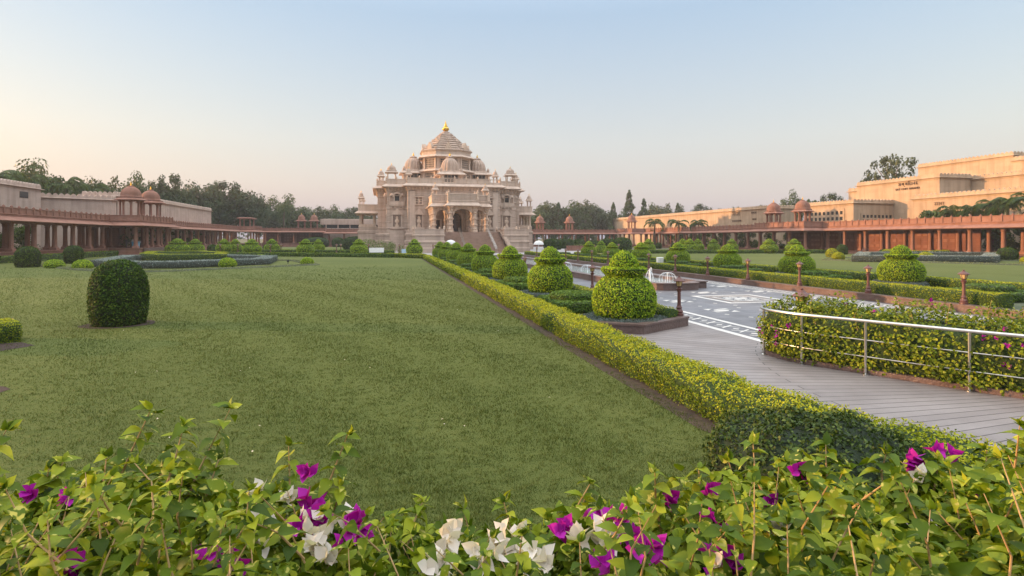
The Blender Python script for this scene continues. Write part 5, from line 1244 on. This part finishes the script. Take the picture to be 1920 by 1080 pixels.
for a in [
 ('palm', -12, 96, 296, 'palm with arching fronds at the very left picture edge', 120), ('broad', 38, 118, 318, 'bushy green tree above the left hall corner', 110), ('palm', 52, 112, 304, 'feathery palm rising over the left hall corner', 80),
 ('broad', 84, 128, 316, 'green tree right of the left hall corner', 90), ('palm', 122, 120, 312, 'upright palm over the left garden wall, tallest of its row', 76), ('palm2', 142, 118, 322, 'broad palm beside the upright palm on the left', 70),
 ('palm', 172, 124, 324, 'spreading palm behind the left garden wall', 80), ('pale', 208, 138, 330, 'yellowish tree behind the palms on the left', 84), ('palm2', 232, 132, 336, 'palm directly left of the left gate domes', 60),
 ('broad', 262, 150, 338, 'green tree behind the left gate domes', 70), ('broad2', 318, 150, 332, 'dark tree with uneven top right of the left gate domes', 64), ('broad2', 290, 160, 344, 'dark tree between the left gate domes', 50),
 ('wide', 368, 178, 346, 'dark spreading tree above the left garden wall', 84), ('broad2', 424, 190, 344, 'largest dark tree at the end of the left garden wall', 96), ('wide', 466, 200, 362, 'dark low tree at the far left corner', 70), ('broad2', 396, 186, 352, 'dark tree filling the gap over the left wall end', 60),
 ('broad', 516, 235, 376, 'green tree over the far left corner pavilion', 64), ('palm2', 533, 225, 370, 'slim palm above the far left colonnade', 40), ('broad', 548, 240, 374, 'bushy green tree behind the far left domes', 70), ('pale', 590, 245, 386, 'paler tree behind the far left domes, right side', 70),
 ('broad2', 497, 225, 388, 'dark tree low behind the corner pavilion', 50), ('broad', 628, 250, 392, 'small green tree over the pink building', 56), ('broad2', 660, 255, 391, 'dark green tree between pink building and temple', 52), ('pale', 688, 255, 398, 'pale tree touching the temple left porch', 50),
 ('broad', 1008, 240, 394, 'low green tree right of the temple porch', 60), ('pale', 1032, 245, 377, 'tree with thin pale branches right of the temple', 56), ('cone', 1047, 240, 380, 'dark conical tree right of the temple', 34), ('broad', 1068, 245, 384, 'rounded green tree above the middle far dome', 48), ('pale', 1090, 255, 375, 'tall twiggy grey green tree right of the temple', 62),
 ('cone', 1098, 240, 388, 'bright conical tree in front of the twiggy tree', 40), ('broad2', 1124, 250, 392, 'dark rounded tree left of the slim conical ones', 46), ('cone', 1150, 240, 380, 'small conical tree left of the tallest tree', 30), ('cone', 1180, 245, 357, 'tallest dark conical tree on the right', 38), ('cone', 1207, 245, 373, 'lighter conical tree right of the tallest one', 36),
 ('pale', 1250, 265, 381, 'olive rounded tree over the start of the right hall wall', 60), ('broad', 1222, 265, 388, 'low green tree between conical and olive trees', 40), ('cone', 1271, 260, 381, 'green conical tree over the right hall wall', 30), ('broad2', 1310, 270, 385, 'dark tree peeping over the right hall wall', 44), ('pale', 1336, 270, 388, 'thin tree peeping over the right hall wall', 36),
 ('broad2', 1020, 262, 388, 'dark tree filling the wood right of the temple', 60), ('broad', 1110, 262, 390, 'green tree filling the wood behind the twiggy tree', 60), ('broad2', 1082, 258, 392, 'dark tree behind the middle far dome', 56), ('broad', 1166, 262, 398, 'green tree at the foot of the tallest conical tree', 56), ('broad2', 1196, 262, 402, 'dark tree between the two slim conical trees', 50),
 ('broad', 1000, 250, 400, 'green tree close behind the right temple porch', 50), ('wide', 1060, 262, 398, 'dark low tree in the wood right of the temple', 70), ('broad', 1140, 255, 402, 'low green tree over the far right corner pavilion', 50),
 ('airy', 1378, 250, 384, 'sparse twig tree over the right hall wall', 40), ('airy', 1425, 220, 381, 'sparse twig tree left of the right gate dome', 40), ('broad', 1482, 205, 367, 'green tree between the two right gate domes', 46), ('palm2', 1522, 190, 358, 'palm behind the right gate domes', 34), ('broad2', 1554, 200, 366, 'dark tree over the lattice hall', 60), ('broad2', 1606, 180, 372, 'dark tree between lattice hall and tall hall', 34),
 ('airy', 1672, 150, 282, 'tall airy tree with gaps of sky behind the stepped hall', 128)]: tree(*a[:5], wide=a[5])
for a in [('palm2', 1228, 178, 400, 'leftmost palm in front of the long right hall wall', 64), ('palm2', 1272, 168, 402, 'second palm in front of the long right hall wall', 58), ('palm2', 1310, 160, 402, 'third palm in front of the long right hall wall', 60), ('palm2', 1398, 140, 414, 'low palm under the lettering of the right hall wall', 36),
          ('palm2', 1785, 96, 368, 'palm at the left end of the screen wall palms', 84), ('palm2', 1822, 92, 366, 'second palm before the screen wall', 84), ('palm', 1858, 90, 356, 'third palm before the screen wall', 90), ('palm2', 1890, 87.5, 350, 'tall palm before the screen wall', 96), ('palm', 1925, 85, 340, 'palm cut by the right picture edge', 100)]:
    tree(*a[:5], wide=a[5], group='palms on the right')
wild('palm_thicket', 'dense green palm thicket along the foot of the screen wall on the right', [(94.5, 56 + 2.4 * i) for i in range(13)], 1.9, 7.6, 9000, .75, 'palm', 98)
for k in ('broad', 'palm'): pass
# far tree line round the place (one mass nobody could count)
def far_wood():
    rng = np.random.default_rng(9); c = []
    for a in np.arange(-62, 88, 1.6):
        t = radians(a); r = 300 + rng.uniform(-15, 25); c.append((r * sin(t), r * cos(t), rng.uniform(2, 9.0), rng.uniform(3.5, 6)))
    c = np.array(c); n = 14000; i = rng.integers(0, len(c), n); D = unit(rng.normal(size=(n, 3))); P = c[i, :3] + D * c[i, 3:4] * np.array([1, 1, .8]); P[:, 2] = np.maximum(.2, P[:, 2])
    Q, F = leafquads(P, D, 1.3, .8, rng); tag(npobj('far_trees', Q, [F], TREE['broad']), 'far belt of trees closing the horizon', 'trees', kind='stuff')
far_wood()

# ------------------------------------------------------------------ bougainvillea: rail hedge and the bushes in front
def fancy(P, Nn, Tg, L, Wd, rng, droop=.35, fold=.18):
    """pointed, folded, drooping leaves with a mid rib: 11 points each"""
    n = len(P); L = np.broadcast_to(L, n)[:, None]; Wd = np.broadcast_to(Wd, n)[:, None]
    nn = unit(Nn); t = unit(Tg - nn * np.sum(Tg * nn, 1)[:, None]); b = np.cross(nn, t)
    dr = droop * rng.uniform(.3, 1.6, (n, 1)); fo = fold * rng.uniform(.4, 1.6, (n, 1)); tw = rng.normal(size=(n, 1)) * .25
    rows = []
    for s, w in ((.0, 0), (.09, .26), (.26, .46), (.46, .48), (.68, .31), (.87, .11), (1.0, 0)):
        c = P + t * L * (s - .12 * dr * s * s) - nn * L * dr * s * s * .7
        if w == 0: rows.append(c)
        else:
            bb = b + nn * tw * s
            rows += [c - bb * Wd * w + nn * Wd * w * fo * 2, c, c + bb * Wd * w + nn * Wd * w * fo * 2]
    V = np.stack(rows, 1).reshape(-1, 3); o = (np.arange(n) * 17)[:, None]
    tri = np.array([(0, 3, 2), (0, 2, 1), (14, 15, 16), (13, 14, 16)])
    quad = np.array([q for k in range(4) for q in ((3 * k + 2, 3 * k + 3, 3 * k + 6, 3 * k + 5), (3 * k + 1, 3 * k + 2, 3 * k + 5, 3 * k + 4))])
    return V, (o[:, :, None] + tri[None]).reshape(-1, 3), (o[:, :, None] + quad[None]).reshape(-1, 4)
def fancy_obj(name, chunks, mat, parent):
    Vs = []; T = []; Q = []; k = 0
    for V, t, q in chunks: Vs.append(V); T.append(t + k); Q.append(q + k); k += len(V)
    return npobj(name, np.concatenate(Vs), [np.concatenate(T), np.concatenate(Q)], mat, parent, smooth=True)
def bracts(c, size, nfl, rng):
    """a head of papery flowers, three cupped bracts each"""
    P = []; Nn = []; Tg = []; L = []
    for _ in range(nfl):
        o = c + rng.normal(size=3) * size * .34; ax = unit((rng.normal(size=(1, 3)) + np.array([[-.1, -.7, .6]])))[0]
        e1 = unit(np.cross(ax, [.3, .2, .9])[None])[0]; e2 = np.cross(ax, e1)
        for k in range(3):
            a = 2.094 * k + rng.uniform(-.2, .2); rad = e1 * cos(a) + e2 * sin(a)
            P.append(o); Tg.append(rad * .8 + ax * .65); Nn.append(ax * .8 - rad * .6); L.append(rng.uniform(.034, .046))
    P, Nn, Tg, L = map(np.array, (P, Nn, Tg, L)); return fancy(P, Nn, Tg, L, L * .74, rng, droop=-.25, fold=.16)

RAIL = [(10.15, 13.0), (9.35, 12.65), (8.98, 12.15), (9.02, 11.4), (9.27, 10.7), (9.7, 9.9), (10.5, 8.4), (11.5, 6.8), (12.9, 5.0)]
def smooth_line(P, n):
    out = []
    for i in range(len(P) - 1):
        p0, p1, p2, p3 = P[max(0, i - 1)], P[i], P[i + 1], P[min(len(P) - 1, i + 2)]
        for k in range(n):
            t = k / n; out.append(tuple(.5 * ((2 * p1[q]) + (-p0[q] + p2[q]) * t + (2 * p0[q] - 5 * p1[q] + 4 * p2[q] - p3[q]) * t * t + (-p0[q] + 3 * p1[q] - 3 * p2[q] + p3[q]) * t ** 3) for q in range(2)))
    return out + [P[-1]]
def railing():
    T = thing('railing', 'curved stainless steel railing along the bougainvillea hedge beside the paved path', 'railing', (9.7, 9.9, 0)); ox, oy = 9.7, 9.9
    L = [(x - ox, y - oy) for x, y in smooth_line(RAIL, 6)]
    MB().tube([(x, y, 1.10) for x, y in L], .034, 10).build('handrail', M['steel'], T, smooth=True)
    for z in (.71, .37): MB().tube([(x, y, z) for x, y in L[6:]], .013, 6).build('mid_rail', M['steel'], T, smooth=True)
    for (x, y) in (RAIL[0], RAIL[2], (9.13, 11.05), RAIL[5], RAIL[6], RAIL[7]):
        MB().tube([(x - ox, y - oy, 0), (x - ox, y - oy, 1.09)], .026, 10).lathe([(.06, 0), (.06, .015), (.03, .03)], 12, x - ox, y - oy).build('post', M['steel'], T)
railing()
def rail_hedge():
    T = thing('bougainvillea_hedge', 'variegated bougainvillea hedge with scattered magenta blooms behind the steel railing', 'hedge', (10.5, 9.5, 0))
    L = smooth_line(RAIL[1:], 5); a = offset_line(L, -.16)
    a = [(x + .16 * 0, y) for x, y in offset_line(L, .14)]; b = offset_line(L, 1.75)
    P = ccw([(x - 10.5, y - 9.5) for x, y in a + b[::-1]])
    rng = np.random.default_rng(41)
    MB().sweep(P, [(.10, 0), (.10, .10), (-.1, .11)]).build('kerb', M['granite'], T)
    P = ccw([(x - 10.5, y - 9.5) for x, y in offset_line(L, .10) + offset_line(L, 1.7)[::-1]])
    m = MB().sweep(P, [(-.06, .1), (.0, .3), (.04, .6), (.0, .9), (-.12, 1.02), (-.4, 1.09)])
    V, Tt = tris_of(m); npobj('inner_growth', V, [Tt], M['green_core'], T)
    p, nn = scatter(m, 26000, rng); k = rng.normal(size=p.shape)
    lum = .05 * np.sin(p[:, 0] * 5.1 + p[:, 2] * 4) + .05 * np.sin(p[:, 1] * 4.3 - p[:, 2] * 6 + 1) 
    p = p + nn * (rng.uniform(-.06, .15, (len(p), 1)) + lum[:, None]); p[:, 2] += (nn[:, 2] > .4) * np.maximum(0, .10 * np.sin(p[:, 0] * 3.3 + p[:, 1] * 2.1) + .08 * np.sin(p[:, 1] * 5.7) + .05) * rng.random(len(p)) * 1.6
    ch = [fancy(p, nn + .55 * k + np.array([0, 0, .25]), np.array([0, 0, -.5]) + rng.normal(size=p.shape) * .8, rng.uniform(.05, .085, len(p)), rng.uniform(.036, .056, len(p)), rng)]
    st = MB(); LP = []; LN = []; LT_ = []
    for i in range(150):                                    # loose shoots above the clipped top
        u, v = rng.choice(len(p)), 0
        if p[u, 2] < .95: continue
        d = np.array([rng.normal() * .25, rng.normal() * .25, 1.0]); ln = rng.uniform(.08, .30) if rng.random() < .8 else rng.uniform(.3, .5); q0 = p[u]; st.tube([tuple(q0 - d * .1), tuple(q0 + d * ln)], [.008, .004], 4)
        for s in np.arange(0, 1.02, .1): LP.append(q0 + d * ln * s); LN.append(rng.normal(size=3) * .5 + [0, 0, .8]); LT_.append(rng.normal(size=3) * [1, 1, .3] + [0, 0, .1])
    LP = np.array(LP); ch.append(fancy(LP, np.array(LN), np.array(LT_), rng.uniform(.05, .08, len(LP)), rng.uniform(.035, .05, len(LP)), rng))
    fancy_obj('foliage', ch, M['boug'], T); st.build('stem', M['tan_stem'], T)
    seen = p[(nn[:, 0] < .4) & (p[:, 2] > .35)]
    for i in range(25):
        c = seen[rng.choice(len(seen))] if i > 14 else None
        if c is None:                                     # two thick patches: the near bend and beside the fourth post
            tgt = np.array([-1.45, 2.2, .72]) if i < 7 else np.array([.45, -1.5, .85]); d2 = np.linalg.norm(seen - tgt, axis=1); c = seen[rng.choice(np.argsort(d2)[:420])]
        fancy_obj('blossom', [bracts(c + np.array([-.07, -.03, .02]), .075, int(rng.integers(3, 7)), rng)], M['magenta'], T)
rail_hedge()
# dark rounded bush at the near end of the golden hedge
m = MB().lathe([(.80, 0), (1.0, .2), (1.02, .42), (.9, .58), (.62, .7), (.3, .75), (.02, .76)], 26); m.xf((0, 0, 0), 0, (1.08, .95, .86)); rough(m, .05, 8)
rng = np.random.default_rng(44); p, nn = scatter(m, 9000, rng); T = thing('dark_leaved_bush', 'low rounded bush of small dark curled leaves at the near end of the golden hedge', 'bush', (4.8, 5.7, 0), -.2)
V, Tt = tris_of(m); npobj('inner_growth', V, [Tt], M['dkgreen_core'], T)
fancy_obj('foliage', [fancy(p + nn * (rng.uniform(-.02, .08, (len(p), 1)) + (.05 * np.sin(p[:, 0] * 9 + p[:, 2] * 7) * np.sin(p[:, 1] * 8 + 1))[:, None]), nn + .7 * rng.normal(size=p.shape), rng.normal(size=p.shape) + np.array([0, 0, -.4]), rng.uniform(.042, .062, len(p)), rng.uniform(.024, .034, len(p)), rng, droop=.7)], M['bushleaf'], T)

OUT = [(-260, 870), (0, 885), (80, 905), (160, 880), (250, 860), (330, 875), (430, 890), (500, 915), (560, 915), (640, 940), (700, 962), (760, 975), (800, 990), (870, 980), (940, 985), (1020, 975), (1060, 950), (1120, 925), (1200, 925), (1280, 895), (1360, 885), (1440, 868), (1540, 860), (1640, 885), (1700, 878), (1800, 870), (1850, 845), (1920, 830), (2200, 820)]
_ox = np.array([a for a, b in OUT], float); _oy = np.array([b for a, b in OUT], float)
RIM = 2.05
def at(px, py, d):
    x, y = dp(px, d); return np.array([x, y, CAM_H - d * (py - HPX) / FPX])
SHOOTS = [(283, 762, 205, 905), (432, 760, 325, 965), (345, 792, 285, 940), (541, 830, 546, 985), (652, 808, 562, 965), (640, 905, 612, 1000), (722, 962, 640, 1052), (792, 936, 758, 1005), (868, 948, 905, 1065), (945, 936, 976, 1075), (1106, 902, 1015, 1010), (1096, 930, 1060, 1000),
          (1366, 858, 1408, 966), (1412, 826, 1450, 930), (1548, 828, 1560, 905), (1662, 842, 1660, 915), (1590, 870, 1600, 950), (12, 800, -25, 905), (92, 872, 75, 950), (118, 860, 100, 940), (1912, 792, 1895, 880), (1850, 838, 1840, 900), (1228, 880, 1240, 960), (1310, 872, 1330, 960), (410, 855, 350, 960), (1760, 858, 1745, 930), (200, 850, 190, 930)]
MAG = [(580, 962, 2), (600, 985, 2), (560, 1000, 1), (672, 985, 2), (690, 1005, 1), (655, 1015, 1), (1150, 985, 2), (1165, 1005, 2), (1045, 1003, 2), (1190, 1032, 2), (1215, 1045, 1), (1345, 1068, 3), (1430, 962, 2), (1250, 940, 1), (1322, 938, 1), (1345, 998, 1), (1398, 998, 1), (1700, 873, 2), (1802, 950, 1), (1770, 870, 1), (1745, 860, 1), (70, 936, 1), (140, 945, 1), (150, 1072, 2), (440, 1055, 2), (405, 1050, 1), (575, 898, 1), (180, 940, 1), (1110, 965, 1), (1125, 1075, 1), (320, 1030, 1), (1310, 985, 1), (1490, 895, 1)]
WHI = [(482, 1016, 2), (500, 975, 1), (602, 1038, 3), (588, 985, 2), (832, 1030, 3), (815, 1060, 2), (945, 1026, 3), (905, 1055, 2), (990, 1046, 2), (1120, 1000, 2), (1088, 1018, 2), (1140, 1030, 1), (1440, 1003, 2), (1716, 908, 1), (652, 978, 1), (495, 930, 1), (1020, 1070, 1), (545, 940, 1), (1330, 1075, 1)]
BND = [-170, 300, 630, 960, 1290, 1620, 2120]
BL = ['variegated bougainvillea bush at the bottom left corner with long leafy shoots', 'variegated bougainvillea bush with tall shoots left of the large magenta and white bloom', 'bougainvillea bush with magenta and white blooms left of the gap in the foliage',
      'bougainvillea bush with white and magenta blooms at the bottom middle', 'bougainvillea bush with magenta blooms below the dark rounded bush', 'leafy bougainvillea bush filling the bottom right corner']
def front_bush(k):
    a, b = BND[k], BND[k + 1]; rng = np.random.default_rng(300 + k)
    bx, by = dp((a + b) / 2, 1.6); base = np.array([bx, by, 0.]); T = thing('bougainvillea_bush', BL[k], 'bush', (bx, by, 0), group='bougainvillea bushes in front')
    n = int(9.0 * (b - a))
    px = rng.uniform(a, b, n); d = 1.0 + (RIM - 1.0) * rng.random(n) ** .8
    zr = CAM_H - RIM * (np.interp(px, _ox, _oy) - HPX) / FPX
    lump = .045 * np.sin(px / 37 + d * 9) + .03 * np.sin(px / 17 - d * 21)
    # seen from the stand the bush top stays below the rim line
    zt = np.minimum(zr + .05 * (RIM - d), CAM_H - d * (np.interp(px, _ox, _oy) + 22 - HPX) / FPX) + lump
    z = zt - .42 * rng.random(n) ** 1.7
    l = d * (px - 960) / FPX; P = np.stack([l * cos(YAW) + d * sin(YAW), -l * sin(YAW) + d * cos(YAW), z], 1) - base
    Nn = rng.normal(size=P.shape) * .6 + np.array([0, -.25, .9]); Tg = rng.normal(size=P.shape) + np.array([0, 0, -.15]); L = rng.uniform(.034, .068, n)
    ch = [fancy(P, Nn, Tg, L, L * rng.uniform(.55, .72, n), rng, droop=.55)]
    n2 = int(3.5 * (b - a)); px2 = rng.uniform(a, b, n2); d2 = rng.uniform(1.0, RIM, n2); l2 = d2 * (px2 - 960) / FPX      # leaves lower down
    P2 = np.stack([l2 * cos(YAW) + d2 * sin(YAW), -l2 * sin(YAW) + d2 * cos(YAW), rng.uniform(.15, 1.5, n2)], 1) - base
    ch.append(fancy(P2, rng.normal(size=P2.shape) + np.array([0, 0, .6]), rng.normal(size=P2.shape), .08, .06, rng))
    st = MB()
    for _ in range(9):                                      # woody stems from the soil
        p1, e1 = rng.uniform(a, b), rng.uniform(1.1, 1.95); q = at(p1, 447, e1) - base; zz = CAM_H - RIM * (np.interp(p1, _ox, _oy) - HPX) / FPX
        st.tube([(q[0] * .5, q[1] * .5, 0), (q[0] * .8, q[1] * .8, .8), (q[0], q[1], zz - .25)], [.012, .009, .004], 5)
    def shoot(p0, p1, nl, L0, r):
        mid = (p0 + p1) / 2 + rng.normal(size=3) * .012; pts = [p0, mid, p1]; st.tube([tuple(p) for p in pts], [r, r * .8, r * .35], 6)
        S_ = np.linspace(.12, 1.0, nl); LP = []; LN = []; LT_ = []; LL = []
        dirn = unit((p1 - p0)[None])[0]
        for i, s in enumerate(S_):
            p = p0 + (p1 - p0) * s + (mid - (p0 + p1) / 2) * 4 * s * (1 - s); an = i * 2.4 + rng.uniform(-.4, .4)
            e1 = unit(np.cross(dirn, [0.1, .2, .97])[None])[0]; e2 = np.cross(dirn, e1); out = e1 * cos(an) + e2 * sin(an)
            LP.append(p); LT_.append(out * .9 + dirn * .35 + np.array([0, 0, -.1])); LN.append(dirn * .7 + np.array([0, 0, .7]) - out * .2 + rng.normal(size=3) * .25); LL.append(L0 * (1.1 - .6 * max(0, s - .45)) * rng.uniform(.7, 1.15))
        for q in range(4): LP.append(p1); LT_.append(dirn + rng.normal(size=3) * .45); LN.append(rng.normal(size=3) + np.array([0, -.3, .5])); LL.append(L0 * rng.uniform(.4, .65))
        LL = np.array(LL); ch.append(fancy(np.array(LP), np.array(LN), np.array(LT_), LL, LL * .62, rng, droop=.7))
    for (x1, y1, x0, y0) in SHOOTS:
        if a <= x1 < b:
            d0 = rng.uniform(1.75, 1.95); shoot(at(x0, y0 + 40, d0) - base, at(x1, y1 + 6, d0 + rng.uniform(-.05, .1)) - base, 19 if y0 - y1 > 120 else 13, .078, .0042)
    for _ in range(int((b - a) / 13)):
        p1 = rng.uniform(a, b); dd = rng.uniform(1.15, 2.0); yy = np.interp(p1, _ox, _oy) + rng.uniform(5, 150) * (2.2 - dd) ** .5
        q1 = at(p1, yy, dd) - base; q0 = q1 + np.array([rng.normal() * .08, rng.normal() * .08, -rng.uniform(.12, .25)]); shoot(q0, q1, 10, .052, .0028)
    fancy_obj('foliage', ch, M['boug'], T); st.build('stem', M['tan_stem'], T)
    for lst, mt, nm in ((MAG, 'magenta', 'magenta blossom'), (WHI, 'white_bract', 'white blossom')):
        for (x, y, s) in lst:
            if a <= x < b:
                dd = np.interp(y, [850, 950, 1080], [2.0, 1.78, 1.42]); o = fancy_obj('blossom', [bracts(at(x, y, dd) - base + np.array([0, -.03, .03]), (.0, .022, .042, .062)[s], (0, 3, 6, 11)[s], rng)], M[mt], T); o['label'] = nm
for k in range(6): front_bush(k)
sheet('soil_bed', [dp(-900, 3.0), dp(-900, .5), dp(2800, .5), dp(2300, 3.0)], .01, M['mulch'])

# text shapes become real meshes
bpy.context.view_layer.update()
for o in [o for o in bpy.data.objects if o.type == 'FONT']:
    dg = bpy.context.evaluated_depsgraph_get(); me = bpy.data.meshes.new_from_object(o.evaluated_get(dg)); n_ = bpy.data.objects.new('lettering', me); COL.objects.link(n_)
    n_.parent = o.parent; n_.location = o.location; n_.rotation_euler = o.rotation_euler; bpy.data.objects.remove(o)

# ------------------------------------------------------------------ air
def haze():
    o = MB().box(-420, 420, -30, 420, -1.2, 42).build('haze', plain('air', (1, 1, 1)), kind='stuff'); m = o.data.materials[0]; n = m.node_tree; n.nodes.clear()
    v = n.nodes.new('ShaderNodeVolumePrincipled'); v.inputs['Color'].default_value = (.92, .91, .92, 1); v.inputs['Density'].default_value = .00034; v.inputs['Anisotropy'].default_value = .2
    out = n.nodes.new('ShaderNodeOutputMaterial'); n.links.new(v.outputs[0], out.inputs['Volume']); tag(o, 'pale evening haze filling the garden air', 'haze')
haze()

def petals():
    rng = np.random.default_rng(77); n = 26
    for i, (px, py) in enumerate(zip(rng.uniform(150, 1050, n), rng.uniform(560, 860, n))):
        x, y = gp(px, py); t = rng.uniform(0, 6.28); q = .022
        m = MB().add([(x + q * cos(t), y + q * sin(t), .04), (x - q * .6 * sin(t), y + q * .6 * cos(t), .05), (x - q * cos(t), y - q * sin(t), .04), (x + q * .6 * sin(t), y - q * .6 * cos(t), .055)], [(0, 1, 2, 3)])
        tag(m.build('fallen_petal', M['white_bract']), 'tiny white petal fallen on the lawn', 'petal', 'petals on the lawn')
petals()
